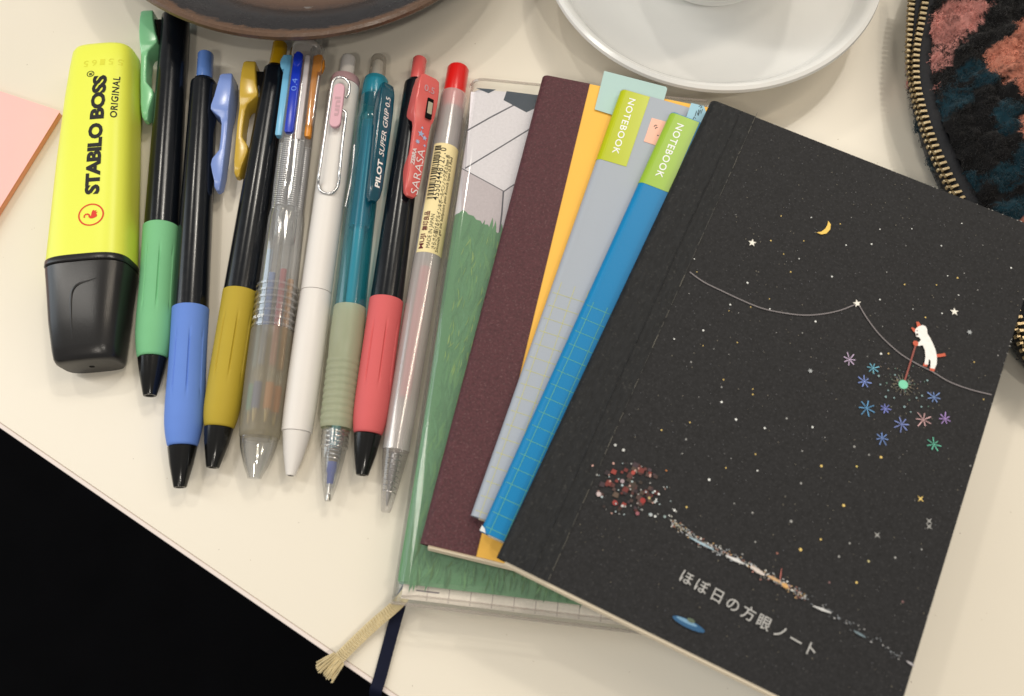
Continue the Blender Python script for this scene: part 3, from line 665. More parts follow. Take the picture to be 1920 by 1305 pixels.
# ------------------------------------------------------------------ teal ballpoint
def teal_pen():
    p = Pen('teal_pen', 'translucent teal pen with a frosted green grip and clear nose', (614.5, 940), (711, 105.5), [(600, 62), (700, 63)])
    R = p.R
    M_t = clear('teal_translucent', (0.36, 0.74, 0.80), (0.02, 0.24, 0.34), 0.16, (0.05, 0.45, 0.58), 0.12, 1.8)
    M_ti = clear('teal_inner', (0.30, 0.72, 0.82), (0.06, 0.42, 0.55), 0.4, (0.07, 0.50, 0.66), 0.2, 0.6)
    M_tc = clear('teal_clip', (0.05, 0.34, 0.45), (0.01, 0.12, 0.2), 0.5, (0.012, 0.19, 0.28), 0.12, 1.6)
    M_tt = mat('teal_collar', srgb(20, 150, 164), 0.25, 0.5, 0.05, 100, coat=0.3)
    M_g = clear('sage_silicone', (0.72, 0.76, 0.60), (0.42, 0.46, 0.32), 0.74, (0.62, 0.65, 0.46), 0.4, 0.5)
    y1 = p.y(105.5); r = p.r(29, 115)
    ec = obj('eraser_cap', *lathe_y([(p.y(148), r + 0.2), (y1 - 1.5, r), (y1 - 0.5, r - 0.4), (y1, r - 1.3)], R), clear('milky_cap', (0.86, 0.85, 0.82), (0.5, 0.5, 0.48), 0.25, (0.6, 0.57, 0.52), 0.15), p.root)
    obj('eraser', *lathe_y([(p.y(146), r - 0.8), (p.y(120), r - 0.8), (p.y(116), r - 1.2)], R), mat('eraser_white', (0.7, 0.68, 0.64), 0.7), ec)
    obj('top_collar', *lathe_y(p.prof([(186, 48), (182, 49), (160, 47), (151, 44), (149, 40)]), R), M_ti, p.root)
    obj('inner_collar', *lathe_y(p.prof([(176, 33), (152, 31)]), R), M_tt, p.root)
    obj('barrel', *lathe_y(p.prof([(577, 58), (440, 55), (236, 53.5), (233, 55), (226, 55), (223, 53), (186, 49.5)]), R, 64, cap=False), M_t, p.root)
    obj('inner_tube', *lathe_y(p.prof([(428, 37), (232, 35)]), R, 40, cap=False), M_ti, p.root)
    obj('refill', *lathe_y(p.prof([(840, 17), (575, 20), (240, 20)]), R, 24), mat('refill_teal', srgb(110, 180, 198), 0.4), p.root)
    # clip on the right shoulder
    PHc = 0.72; TY = lambda y: p.yz(y, R + 7)
    st = [(151, 2.0, 3.2, 1.2), (155, 1.4, 3.9, 2.0), (170, 0.6, 4.3, 2.5), (200, 0.4, 4.3, 2.65), (228, 0.4, 4.2, 2.6), (232, 1.4, 4.2, 2.6), (300, 1.4, 3.8, 2.4), (345, 0.9, 3.5, 2.2), (362, 0.4, 3.3, 1.8), (371, 0.6, 2.8, 1.0)]
    rb = p.r(52, 200)
    cl = obj('clip', *loft([p.roll(PHc, [(t, TY(y), h) for t, h in rrect(hw, (o_ - i) / 2, 0.6, 4, 0, rb + (o_ + i) / 2)]) for y, i, o_, hw in st]), M_tc, p.root)
    hh = lambda y: np.interp(y, sorted([TY(a[0]) for a in st]), [a[2] for a in sorted(st, key=lambda a: TY(a[0]))])
    def ct(s, y0, y1, h, bold, shear):
        Ln = TY(y1) - TY(y0); g = text_fit(s, Ln, h, bold, 1.0, shear)
        p.text(g, lambda u, v: p.roll(PHc, [(0.9 - v, TY(y0) + u, rb + hh(TY(y0) + u) + 0.07)])[0], I_white)
    ct('PILOT', 347, 296, 1.75, 0.035, 0.0); ct('SUPER GRIP', 289, 203, 1.7, 0.0, 0.22); ct('0.5', 198, 180, 1.6, 0.0, 0.1)
    # grip with shallow rings
    rows = [(804, 57), (800, 60), (796, 61)]
    for i in range(9):
        y = 792 - i * 13.2; rows += [(y, 60.5), (y - 2, 63.2), (y - 9, 63.2), (y - 11, 60.5)]
    rows += [(640, 63), (585, 61), (578, 60), (577, 58)]
    obj('grip', *lathe_y(p.prof(rows), R, 56, cap=False), M_g, p.root)
    obj('grip_core', *lathe_y(p.prof([(800, 40), (578, 42)]), R, 32, cap=False), clear('grip_core_clear', (0.75, 0.8, 0.75), (0.5, 0.55, 0.5), 0.3, (0.4, 0.45, 0.38), 0.2), p.root)
    rows = [(804, 50)]
    for i in range(4): y = 808 + i * 9; rows += [(y, 51), (y + 1.5, 53), (y + 5, 53), (y + 6.5, 50.5)]
    rows += [(842, 48), (870, 41), (905, 30), (925, 20), (938, 13), (940, 10)]
    obj('nose_cone', *lathe_y(p.prof(rows), R, 48, cap=False), M_clear2, p.root)
    obj('nose_bore', *lathe_y(p.prof([(806, 34), (860, 30), (905, 20), (915, 14)]), R, 32, cap=False), M_clear, p.root)
    obj('refill_collar', *lathe_y(p.prof([(842, 19), (866, 20)]), R, 24), mat('amber_plug', srgb(120, 104, 70), 0.3), p.root)
    obj('refill_tip', *lathe_y(p.prof([(866, 18), (884, 18), (888, 14), (907, 12)]), R, 24), mat('blue_plug', srgb(38, 74, 178), 0.3), p.root)
    obj('point', *lathe_y(p.prof([(907, 6), (926, 6), (928, 10), (938, 10)]), R, 24), M_steel, p.root)
    hel = [(2.2 * math.cos(t), p.y(862) + t * 0.17, R + 2.2 * math.sin(t)) for t in np.linspace(0, 2 * math.pi * 8, 90)]
    obj('spring', *tube(hel, 0.18, 6), M_chrome, p.root)
teal_pen()

# ------------------------------------------------------------------ frosted pen with barcode label
def muji_pen():
    p = Pen('frosted_pen', 'frosted clear pen with red button and a cream barcode label', (723, 961), (859.5, 128), [(500, 53), (700, 54)])
    R = p.R
    M_f = clear('frosted_barrel', (0.96, 0.95, 0.95), (0.74, 0.71, 0.71), 0.5, (0.92, 0.88, 0.87), 0.14, 2.0)
    M_nose = clear('frosted_nose', (0.93, 0.92, 0.92), (0.6, 0.58, 0.58), 0.16, (0.72, 0.68, 0.66), 0.12, 1.6)
    M_r = mat('red_button', srgb(206, 26, 24), 0.28, 0.5, 0.03, 100)
    y1 = p.y(128); r = p.r(41, 135)
    obj('push_button', *lathe_y([(p.y(205), r - 0.3), (p.y(180), r), (y1 - 0.7, r), (y1 - 0.15, r - 0.3), (y1, r - 0.9)], R), M_r, p.root)
    obj('barrel', *lathe_y(p.prof([(845, 52), (760, 54), (573, 54), (400, 52.5), (185, 50.5), (180, 49), (178.5, 47), (178, 42)]), R, 64, cap=False), M_f, p.root)
    obj('inner_barrel', *lathe_y(p.prof([(200, 38), (290, 38)]), R, 40, cap=False), clear('inner_frost', (0.85, 0.84, 0.84), (0.6, 0.6, 0.6), 0.4, (0.62, 0.58, 0.57), 0.2), p.root)
    rf = obj('refill', *lathe_y(p.prof([(820, 25), (230, 24)]), R, 32, cap=False), clear('refill_clear', (0.92, 0.90, 0.90), (0.7, 0.67, 0.67), 0.10, (0.7, 0.66, 0.65), 0.2), p.root)
    obj('ink_column', *lathe_y(p.prof([(745, 23), (502, 22)]), R, 32), mat('red_ink_column', srgb(206, 56, 62), 0.4, 0.4, 0.06, 200), rf)
    rows = [(845, 50), (850, 49), (880, 42), (920, 31), (950, 22), (958, 19), (961, 15)]
    nc = obj('nose_cone', *lathe_y(p.prof(rows), R, 48, cap=False), M_nose, p.root)
    for i in range(5):
        y = p.y(842 - i * 9); rr = p.r(53, 840); obj('thread_ring', *lathe_y([(y - .35, rr - .6), (y - .2, rr - .25), (y + .2, rr - .25), (y + .35, rr - .6)], R, 40, cap=False), M_nose, nc)
    obj('point', *lathe_y(p.prof([(948, 3), (930, 9), (905, 11), (900, 16), (850, 17)]), R, 24), mat('grey_point', (0.35, 0.34, 0.33), 0.3, 0.5, 0.1, 200, metal=0.6), p.root)
    hel = [(1.9 * math.cos(t), p.y(925) + t * 0.24, R + 1.9 * math.sin(t)) for t in np.linspace(0, 2 * math.pi * 8, 90)]
    obj('spring', *tube(hel, 0.17, 6), M_chrome, p.root)
    # wrapped label
    LY = lambda y: p.yz(y, R + 3.8)
    rl = lambda y: np.interp(y, [p.y(573), p.y(400), p.y(185)], [p.r(54, 573), p.r(52.5, 400), p.r(50.5, 185)])
    ya, yb = LY(474), LY(270)
    A0, A1 = -0.78, 1.5
    wrap = lambda y, a, e: ((rl(y) + e) * math.sin(a), y, R + (rl(y) + e) * math.cos(a))
    rings = [[wrap(y, a, 0.05) for a in np.linspace(A0, A1, 25)] for y in np.linspace(ya, yb, 12)]
    M_lab = mat('cream_label', srgb(232, 216, 164), 0.55, 0.3, 0.03, 150)
    lab = obj('label', *loft(rings, closed=False), M_lab, p.root, label='cream paper label with barcode and Japanese text')
    def line(s, y0, y1_, a, h, m, bold=0.0, sp=1.0):
        v, f = text_fit(s, LY(y1_) - LY(y0), h, bold, sp)
        if len(v): obj('lettering', [wrap(LY(y0) + u, a - w / R, 0.12) for u, w in v], f, m, lab)
    line('MUJI', 468, 440, -0.14, 2.0, I_maroon, 0.022); line('無印良品', 434, 398, -0.14, 2.0, I_maroon, 0.025)
    line('MADE IN JAPAN', 466, 403, 0.28, 1.5, I_black, 0.0); line('4550344872710', 377, 279, 0.26, 1.9, I_black, 0.005, 1.1)
    line('さらさら描けるゲルインキボールペンノック式 0.3mm 赤', 466, 290, 0.62, 1.5, I_black, 0.012)
    line('Smooth gel ink ballpoint pen Knock type 0.3 Red', 470, 292, 0.92, 1.3, I_black, 0.005)
    parts = []; y = LY(375); rnd = random.Random(3)
    while y < LY(277):
        w = rnd.choice((0.16, 0.16, 0.32, 0.48)); parts.append(loft([[wrap(yy, a, 0.11) for a in np.linspace(-0.62, -0.14, 8)] for yy in (y, y + w)], closed=False)); y += w + rnd.choice((0.16, 0.2, 0.34, 0.5))
    obj('barcode', *join(*parts), I_black, lab)
muji_pen()

# ------------------------------------------------------------------ notebooks
M_page = mat('page_block', srgb(214, 202, 180), 0.8, 0.2, 0.10, 60, 0.25, 500, stretch=(0.3, 0.3, 60))
class Book:
    """local frame: origin at the lower spine corner, +x towards the fore-edge, +y towards the head"""
    def __init__(s, name, label, tl, bl, z0, T, W, group='notebooks fanned out in a stack', cat='notebook', zref=None):
        s.z0, s.T, s.W = z0, T, W; zt = z0 + T if zref is None else zref
        a, b = at(*bl, zt), at(*tl, zt); d = (b - a)[:2]; s.H = float(np.linalg.norm(d)); s.ang = math.atan2(d[1], d[0]) - math.pi / 2; s.a = a
        s.root = empty(name, (a[0], a[1], z0), s.ang); tag(s.root, label, cat, group)
    def loc(s, px, py, z=None):
        p = at(px, py, s.z0 + s.T if z is None else z) - s.a; c, n = math.cos(-s.ang), math.sin(-s.ang)
        return np.array([p[0] * c - p[1] * n, p[0] * n + p[1] * c])
    def cover(s, m, ct=0.4, rc=3.5, inset=0.7, lx=2.1, foot=0.3):
        W, H, T = s.W, s.H, s.T
        def sheet(z0, z1):
            n = 6; P = [(lx, 0)]
            for cx, cy, a0 in ((W - rc, rc, -90), (W - rc, H - rc, 0)):
                for k in range(n + 1): a = math.radians(a0 + 90 * k / n); P.append((cx + rc * math.cos(a), cy + rc * math.sin(a)))
            P.append((lx, H)); return prism(P, z0, z1, 0.08)
        obj('back_cover', *sheet(0, ct), m, s.root); s.front = obj('front_cover', *sheet(T - ct, T), m, s.root)
        n = 4; h = (T - 2 * ct - 0.04) / n
        for i in range(n):
            f = foot * (0.55, 1.0, 0.8, 0.62)[i]
            obj('page_block', *slab(lx + 0.1, W - inset - (0.1, 0.0, 0.2, 0.1)[i], -f, H - inset + f * 0.3, ct + 0.02 + i * h, ct + 0.02 + (i + 1) * h - 0.05, 0.04), M_page, s.root)
    def spine(s, m, sw, e=0.14, y0=0.0, y1=None, name='spine', r=None, sb=None, th=0.25, x0=0.0):
        y1 = s.H if y1 is None else y1; T = s.T; r = r or min(T / 2 + e - 0.01, 2.0); sb = sw if sb is None else sb
        def prof(e_):
            P = [(sw, T + e_)]
            rr = r + (e_ - e)
            for k in range(9): a = math.radians(90 + 90 * k / 8); P.append((x0 - e + r + rr * math.cos(a), T + e - r + rr * math.sin(a)))
            for k in range(9): a = math.radians(180 + 90 * k / 8); P.append((x0 - e + r + rr * math.cos(a), -e * 0.3 + r + rr * math.sin(a)))
            P.append((sb, -e * 0.3 - (e_ - e))); return P
        ring = prof(e) + prof(e - th)[::-1]
        return obj(name, *loft([[(x, y, z) for x, z in ring] for y in (y0, y1)][::-1]), m, s.root, 30)

# --- planner in a clear vinyl cover
Tn = 12.0
B = Book('planner', 'planner with a painted garden cover inside a clear vinyl sleeve, lowest notebook', (886, 166), (744, 1093), 0.5, Tn, 71)
M_lil = mat('planner_print_base', srgb(196, 188, 192), 0.5, 0.4, 0.03, 60)
def planner_mat(ysplit):
    m = mat('planner_painting', srgb(90, 136, 100), 0.5, 0.4, 0.18, 120, col2=srgb(110, 154, 112), stretch=(2.5, 0.8, 1))
    n = m.node_tree; p = [k for k in n.nodes if k.type == 'BSDF_PRINCIPLED'][0]; src = p.inputs['Base Color'].links[0].from_socket
    tc = n.nodes.new('ShaderNodeTexCoord'); sx = n.nodes.new('ShaderNodeSeparateXYZ'); n.links.new(tc.outputs['Object'], sx.inputs[0])
    gt = n.nodes.new('ShaderNodeMath'); gt.operation = 'GREATER_THAN'; gt.inputs[1].default_value = ysplit * MM; n.links.new(sx.outputs[1], gt.inputs[0])
    mx = n.nodes.new('ShaderNodeMix'); mx.data_type = 'RGBA'; mx.inputs[7].default_value = srgb(224, 218, 224) + (1,); n.links.new(gt.outputs[0], mx.inputs[0]); n.links.new(src, mx.inputs[6]); n.links.new(mx.outputs[2], p.inputs['Base Color'])
    return m
ysp = B.loc(866, 398)[1]
B.spine(planner_mat(ysp), B.W, 0.0, name='painted_cover', r=3.6, th=0.8)
obj('page_block', *slab(3, B.W - 2, 2, B.H - 2, 1.0, Tn - 1.0, 0), M_page, B.root)
g = Print(Tn + 0.06); L_ = B.loc; EX = 1400
def PX(pts): return [L_(*q) for q in pts]
g.poly(PX([(883, 172), (1100, 195), (1040, 420), (990, 480), (868, 400)]), srgb(228, 222, 228))
g.poly(PX([(868, 317), (945, 359), (936, 470), (862, 470)]), srgb(196, 185, 190))
g.poly(PX([(945, 359), (985, 332), (985, 470), (936, 470)]), srgb(208, 200, 206))
for q, w in (([(876, 245), (920, 220), (964, 197)], 0.5), ([(872, 316), (930, 281), (1000, 238)], 0.45), ([(866, 316), (905, 337), (945, 359)], 0.3), ([(945, 359), (958, 350), (975, 340)], 0.4), ([(944, 358), (941, 400), (935, 450)], 0.5)):
    g.line(PX(q), w, srgb(88, 86, 94))
g.poly(PX([(892, 165), (930, 168), (916, 175)]), srgb(52, 66, 80)); g.poly(PX([(950, 171), (1020, 180), (1010, 200), (987, 211), (944, 188)]), srgb(50, 62, 76))
bush = [(862, 398), (868, 394), (874, 397), (878, 402), (888, 405), (893, 412), (901, 414), (905, 421), (915, 421), (918, 428), (927, 430), (932, 437), (941, 434), (943, 442), (952, 440), (958, 448), (985, 450)]
GREEN = srgb(96, 140, 102)
g.poly(PX(bush + [(985, 480), (930, 1100), (746, 1090), (750, 1060)]), GREEN)
rnd = random.Random(5)
g_cols = [srgb(100, 145, 104), srgb(92, 135, 99), srgb(104, 147, 102), srgb(98, 143, 106), srgb(94, 137, 101), srgb(90, 132, 97)]
def leafs(n, x0f, x1f, y0, y1, cols, s0, s1):
    for _ in range(n):
        y = rnd.uniform(y0, y1); x = rnd.uniform(x0f(y), x1f(y)); c = L_(x, y)
        if c[0] < 3.5 or c[1] < 1: continue
        a = rnd.gauss(1.5, 0.2); l = rnd.uniform(s0, s1); w = l * rnd.uniform(.07, .15)
        g.line([(c[0] + l * t * math.cos(a + .15 * t), c[1] + l * t * math.sin(a + .15 * t)) for t in np.linspace(-.5, .5, 5)], [0.05, w * .8, w, w * .7, 0.05], rnd.choice(cols))
xl = lambda y: 878 - (y - 400) * 0.163
leafs(520, xl, lambda y: 950 - (y - 430) * 0.24 + 20, 425, 1090, g_cols, 3.5, 9)
leafs(60, xl, lambda y: 950 - (y - 430) * 0.24, 450, 700, [srgb(128, 162, 100), srgb(136, 166, 104), srgb(120, 156, 98)], 1.6, 3.4)
leafs(260, lambda y: 745, lambda y: 1120, 1010, 1130, g_cols + [srgb(84, 120, 84), srgb(86, 122, 78), srgb(80, 120, 86)], 2.5, 6)
g.build('cover_painting', B.root, M_print_gloss)
# ruled sheet that shows below the painted cover
pg = Print(Tn - 1.6); pg.poly([(1.5, -3.6), (B.W - 3, -3.6), (B.W - 3, 1.0), (1.5, 1.0)], srgb(238, 226, 214))
for i in range(18): x = 8 + i * 5.6; pg.line([(x, -3.4), (x + .0, 0.0), (x, 0.9)], 0.16, srgb(150, 130, 130))
pg.line([(5, -1.2), (8, -1.2), (11, -1.2)], 0.35, srgb(110, 100, 110))
pg.build('ruled_sheet', B.root)
M_vinyl = clear('clear_vinyl', (0.975, 0.98, 0.975), (0.7, 0.72, 0.72), 0.03, (0.85, 0.85, 0.85), 0.08, 0.5)
vs = B.spine(M_vinyl, B.W + 3, 1.0, -5.2, B.H + 3.2, 'vinyl_sleeve', r=4.4, th=0.35)
M_vedge = clear('vinyl_weld', (0.92, 0.90, 0.88), (0.62, 0.60, 0.58), 0.25, (0.76, 0.70, 0.66), 0.1, 1.5)
for yy in (-4.9, B.H + 2.9):
    pr2 = []
    for zz in (Tn + 1.15,):
        pts = [(B.W + 2, zz)] + [(3.5 + 4.6 * math.cos(math.radians(90 + 18 * k)), zz - 4.6 + 4.6 * math.sin(math.radians(90 + 18 * k))) for k in range(6)]
    obj('welded_edge', *tube([(x, yy, z) for x, z in pts], 0.42, 8), M_vedge, vs)
obj('welded_edge', *tube([(1.6, -3.0, Tn - 1.2), (6, -2.6, Tn + 1.15), (B.W, -2.6, Tn + 1.15)], 0.25, 8), M_vedge, vs)
# ribbons
def ribbon(name, pts, w, m, label, th=0.35, fray=None, flat=True):
    C = smooth_path(pts, 8); T = np.gradient(C, axis=0); N = np.stack([-T[:, 1], T[:, 0], 0 * T[:, 0]], 1); N /= np.linalg.norm(N, axis=1)[:, None]
    rings = []
    for i, (c, n_) in enumerate(zip(C, N)):
        k = i / (len(C) - 1); ww = w * (1 + (0.0 if not fray else 0.75 * max(0, (k - 0.78) / 0.22))) / 2
        rings.append([tuple(c + n_ * ww + (0, 0, th / 2)), tuple(c + n_ * ww * .5 + (0, 0, th * .75)), tuple(c - n_ * ww * .5 + (0, 0, th * .75)), tuple(c - n_ * ww + (0, 0, th / 2)), tuple(c - n_ * ww - (0, 0, th / 2)), tuple(c + n_ * ww - (0, 0, th / 2))])
    o_ = obj(name, *loft(rings), m, B.root, label=label)
    return o_, C, N
def bl(px, py, z): q = B.loc(px, py, z); return (q[0], q[1], z - 0.5)
M_rc = mat('cream_satin_ribbon', srgb(206, 190, 150), 0.5, 0.4, 0.25, 500, 0.4, 900, stretch=(1, 1, 1)); M_rn = mat('navy_satin_ribbon', (0.0015, 0.0035, 0.018), 0.7, 0.2, 0.2, 400, 0.3, 900)
ro, C, N = ribbon('bookmark_ribbon', [bl(800, 1060, 7), bl(757, 1119, 6), bl(735, 1142, 4.2), bl(700, 1172, 2.4), bl(664, 1206, 2.0), bl(636, 1234, 2.2)], 3.1, M_rc, 'cream ribbon with a frayed end')
# woven ridges and frayed threads
parts = []
for i in range(10, len(C) - 1):
    for sg in (-1, 1):
        a = C[i] + N[i] * 0.1 * sg; b = C[min(i + 1, len(C) - 1)] + N[i] * sg * 1.45 - (C[i] - C[i - 1]) * 1.2
        parts.append(tube([tuple(a + (0, 0, .42)), tuple((a + b) / 2 + (0, 0, .5)), tuple(b + (0, 0, .28))], 0.2, 5))
d = C[-1] - C[-4]; d /= np.linalg.norm(d); nn = N[-1]
for i in range(46):
    s_ = rnd.uniform(-1, 1); st_ = C[-1] + nn * s_ * 2.1 + (0, 0, rnd.uniform(-.25, .4)); dirv = d * rnd.uniform(4.6, 6.2) + nn * s_ * 1.0 + np.array([rnd.gauss(0, .3), rnd.gauss(0, .3), rnd.uniform(-1.5, -0.2)])
    mid = st_ + dirv * .5 + np.array([rnd.gauss(0, .2), rnd.gauss(0, .2), .3])
    parts.append(tube([tuple(st_), tuple(mid), tuple(st_ + dirv)], 0.17, 4))
obj('ribbon_threads', *join(*parts), M_rc, ro)
ribbon('bookmark_ribbon', [bl(790, 1060, 6), bl(757, 1116, 5), bl(745, 1150, 2.2), bl(728, 1212, 1.0), bl(712, 1272, 0.9), bl(704, 1298, 0.4), (bl(699, 1318, -1)[0], bl(699, 1318, -1)[1], -7)], 3.3, M_rn, 'navy ribbon running off the table edge')

# --- maroon and yellow notebook
z = 0.5 + Tn + 1.25
B = Book('notebook', 'yellow notebook with a burgundy spine strip', (1018, 140), (787, 1018), z, 5.0, 66)
M_yel = mat('yellow_cover', srgb(240, 186, 82), 0.6, 0.3, 0.04, 60, 0.12, 1300)
M_mar = mat('burgundy_bookcloth', srgb(76, 38, 44), 0.55, 0.35, 0.65, 1500, 0.9, 1500)
B.cover(M_yel, rc=3, foot=1.1); B.spine(M_mar, B.loc(1106, 157)[0], name='spine_strip')
# --- grey notebook
z += 5.0 + 0.3
B = Book('notebook', 'thin grey notebook with a lime green spine label', (1165, 165), (882, 965), z, 3.6, 68)
M_gry = mat('grey_cover', srgb(160, 168, 179), 0.45, 0.35, 0.025, 50, 0.06, 1300)
M_lime = mat('lime_label', srgb(176, 186, 4), 0.3, 0.45, 0.03, 80); M_lime2 = mat('green_label', srgb(146, 182, 52), 0.35, 0.45, 0.03, 80)
B.cover(M_gry, rc=3); B.spine(M_gry, 2.4, 0.02)
def spine_label(B, m, x1, ytop, ybot, word, p0, p1, h):
    lab = B.spine(m, x1, 0.12, ybot, ytop, 'spine_label', th=0.08, sb=6)
    q0, q1 = B.loc(*p0), B.loc(*p1); v, f = text_fit(word, q0[1] - q1[1], h, 0.012, 1.12)
    dx = (q1[0] - q0[0]) / (q0[1] - q1[1])
    obj('lettering', [(q0[0] + dx * u + w, q0[1] - u, B.T + 0.17) for u, w in v], f, I_white, lab)
def grid_print(B, ytop, ybot, x1, step, col, w, z):
    g = Print(B.T + z); xs = np.arange(step * .6, x1, step); ys = np.arange(ybot + 1.5, ytop, step)
    for x in xs: g.line([(x, ybot + .3), (x, (ybot + ytop) / 2), (x, ytop)], w, col)
    for y in ys: g.line([(0.9, y), (x1 / 2, y), (x1, y)], w, col)
    g.build('grid_print', B.root)
spine_label(B, M_lime, B.loc(1218, 184)[0], B.H - 0.3, B.loc(1121, 297)[1], 'NOTEBOOK', (1180, 184), (1147, 287), 2.0)
grid_print(B, B.loc(1040, 525)[1], 0.0, 15, 3.9, srgb(190, 188, 110), 0.13, 0.05)
# tabs on the grey notebook
def tab(name, pts, zl, m, label, B=B):
    P_ = [tuple(B.loc(x, y, B.z0 + zl)) for x, y in pts]
    A = sum(P_[i - 1][0] * P_[i][1] - P_[i][0] * P_[i - 1][1] for i in range(len(P_)))
    return obj(name, *prism(P_ if A > 0 else P_[::-1], zl - 0.05, zl + 0.05), m, B.root, label=label)
tab('page_tab', [(1133, 133), (1249, 163), (1251, 167), (1240, 205), (1225, 240), (1115, 205)], 0.2, mat('pale_aqua_paper', srgb(174, 202, 199), 0.7, 0.2, 0.03, 80), 'pale aqua sticky tab poking out above the notebook')
o = tab('sticky_flag', [(1222, 221), (1252, 229), (1234, 274), (1207, 265)], B.T + 0.1, mat('pink_paper', srgb(244, 190, 172), 0.7, 0.2, 0.03, 80), 'small pink sticky flag')
g = Print(B.T + 0.17)
for q in ([(1226, 238), (1229, 235), (1232, 236)], [(1228, 242), (1231, 239), (1233, 240)], [(1232, 255), (1233, 254), (1235, 255)]): g.line([B.loc(*k) for k in q], 0.3, srgb(70, 60, 60))
g.build('pen_marks', B.root)
# --- blue notebook
z += 3.6 + 0.3
B = Book('notebook', 'thin bright blue notebook with yellow grid lines and a green spine label', (1258, 208), (900, 995), z, 3.6, 90)
M_blu = mat('blue_cover', srgb(0, 122, 178), 0.42, 0.3, 0.03, 50, 0.06, 1300)
B.cover(M_blu, rc=3); B.spine(M_blu, 2.4, 0.02)
spine_label(B, M_lime2, B.loc(1312, 228)[0], B.H - 0.3, B.loc(1199, 340)[1], 'NOTEBOOK', (1270, 231), (1228, 330), 2.1)
grid_print(B, B.loc(1098, 560)[1], 0.0, 15, 4.0, srgb(96, 172, 130), 0.12, 0.05)
tab('page_tab', [(1296, 193), (1320, 199), (1330, 230), (1300, 240), (1286, 222)], 2.2, mat('pale_blue_paper', srgb(160, 200, 216), 0.7, 0.2, 0.03, 80), 'pale blue tab with handwriting', B)
g = Print(2.3)
for q in ([(1303, 218), (1306, 208), (1308, 216), (1310, 206)], [(1309, 217), (1313, 206), (1314, 214), (1317, 205)], [(1310, 200), (1314, 198), (1316, 201), (1313, 203)], [(1299, 224), (1302, 219), (1304, 223)]): g.line([B.loc(x, y, B.z0 + 2.2) for x, y in q], 0.22, srgb(30, 40, 50))
g.build('pen_marks', B.root)
for tx, ty in ((900, 995),):
    q = B.loc(tx + 8, ty - 4); cn = Print(B.T + 0.2); cn.poly([(-0.1, 0.0), (1.5, 0.0), (0.9, 0.9), (-0.1, 1.4)], srgb(214, 218, 220)); cn.build('worn_corner', B.root)
# --- black night sky notebook
z += 3.6 + 0.3
B = Book('notebook', 'black notebook with a printed night sky, stars, moon and white cat, topmost of the stack', (1335, 187), (932, 1045), z, 4.2, 96.0)
M_nb = mat('night_cover', (0.0155, 0.0155, 0.017), 0.62, 0.22, 0.75, 1300, 0.25, 1500, detail=6)
M_ns = mat('black_bookcloth', (0.0130, 0.0138, 0.0152), 0.6, 0.22, 0.7, 1100, 1.0, 1100, stretch=(1.0, 0.35, 1))
def grain(m, sc, lo, hi, col):
    n = m.node_tree; p = [k for k in n.nodes if k.type == 'BSDF_PRINCIPLED'][0]; src = p.inputs['Base Color'].links[0].from_socket
    tc = n.nodes.new('ShaderNodeTexCoord'); ns = n.nodes.new('ShaderNodeTexNoise'); ns.inputs['Scale'].default_value = sc; ns.inputs['Detail'].default_value = 2; n.links.new(tc.outputs['Object'], ns.inputs['Vector'])
    mr = n.nodes.new('ShaderNodeMapRange'); mr.inputs[1].default_value = lo; mr.inputs[2].default_value = hi; n.links.new(ns.outputs['Fac'], mr.inputs[0])
    mx = n.nodes.new('ShaderNodeMix'); mx.data_type = 'RGBA'; mx.inputs[7].default_value = col + (1,); n.links.new(mr.outputs[0], mx.inputs[0]); n.links.new(src, mx.inputs[6]); n.links.new(mx.outputs[2], p.inputs['Base Color'])
grain(M_nb, 1900, 0.60, 0.82, (0.062, 0.061, 0.062)); grain(M_ns, 1500, 0.60, 0.84, (0.05, 0.049, 0.046)); grain(M_mar, 1700, 0.58, 0.85, (0.15, 0.075, 0.078))
B.cover(M_nb, rc=3.4, foot=1.0)
B.spine(M_ns, B.loc(1419, 215)[0], 0.18, name='spine_strip', r=1.9)
xs_ = B.loc(1419, 215)[0]
g = Print(B.T + 0.05); g.xmax = B.W - 0.5
Q4 = lambda x, y: B.loc(1260 + x / 2.509, 380 + y / 2.509); Q5 = lambda x, y: B.loc(1060 + x / 2.4857, 780 + y / 2.4857)
pxm = 1 / 6.3
Wt, Yl, Gr = srgb(226, 228, 226), srgb(220, 190, 110), srgb(150, 150, 148)
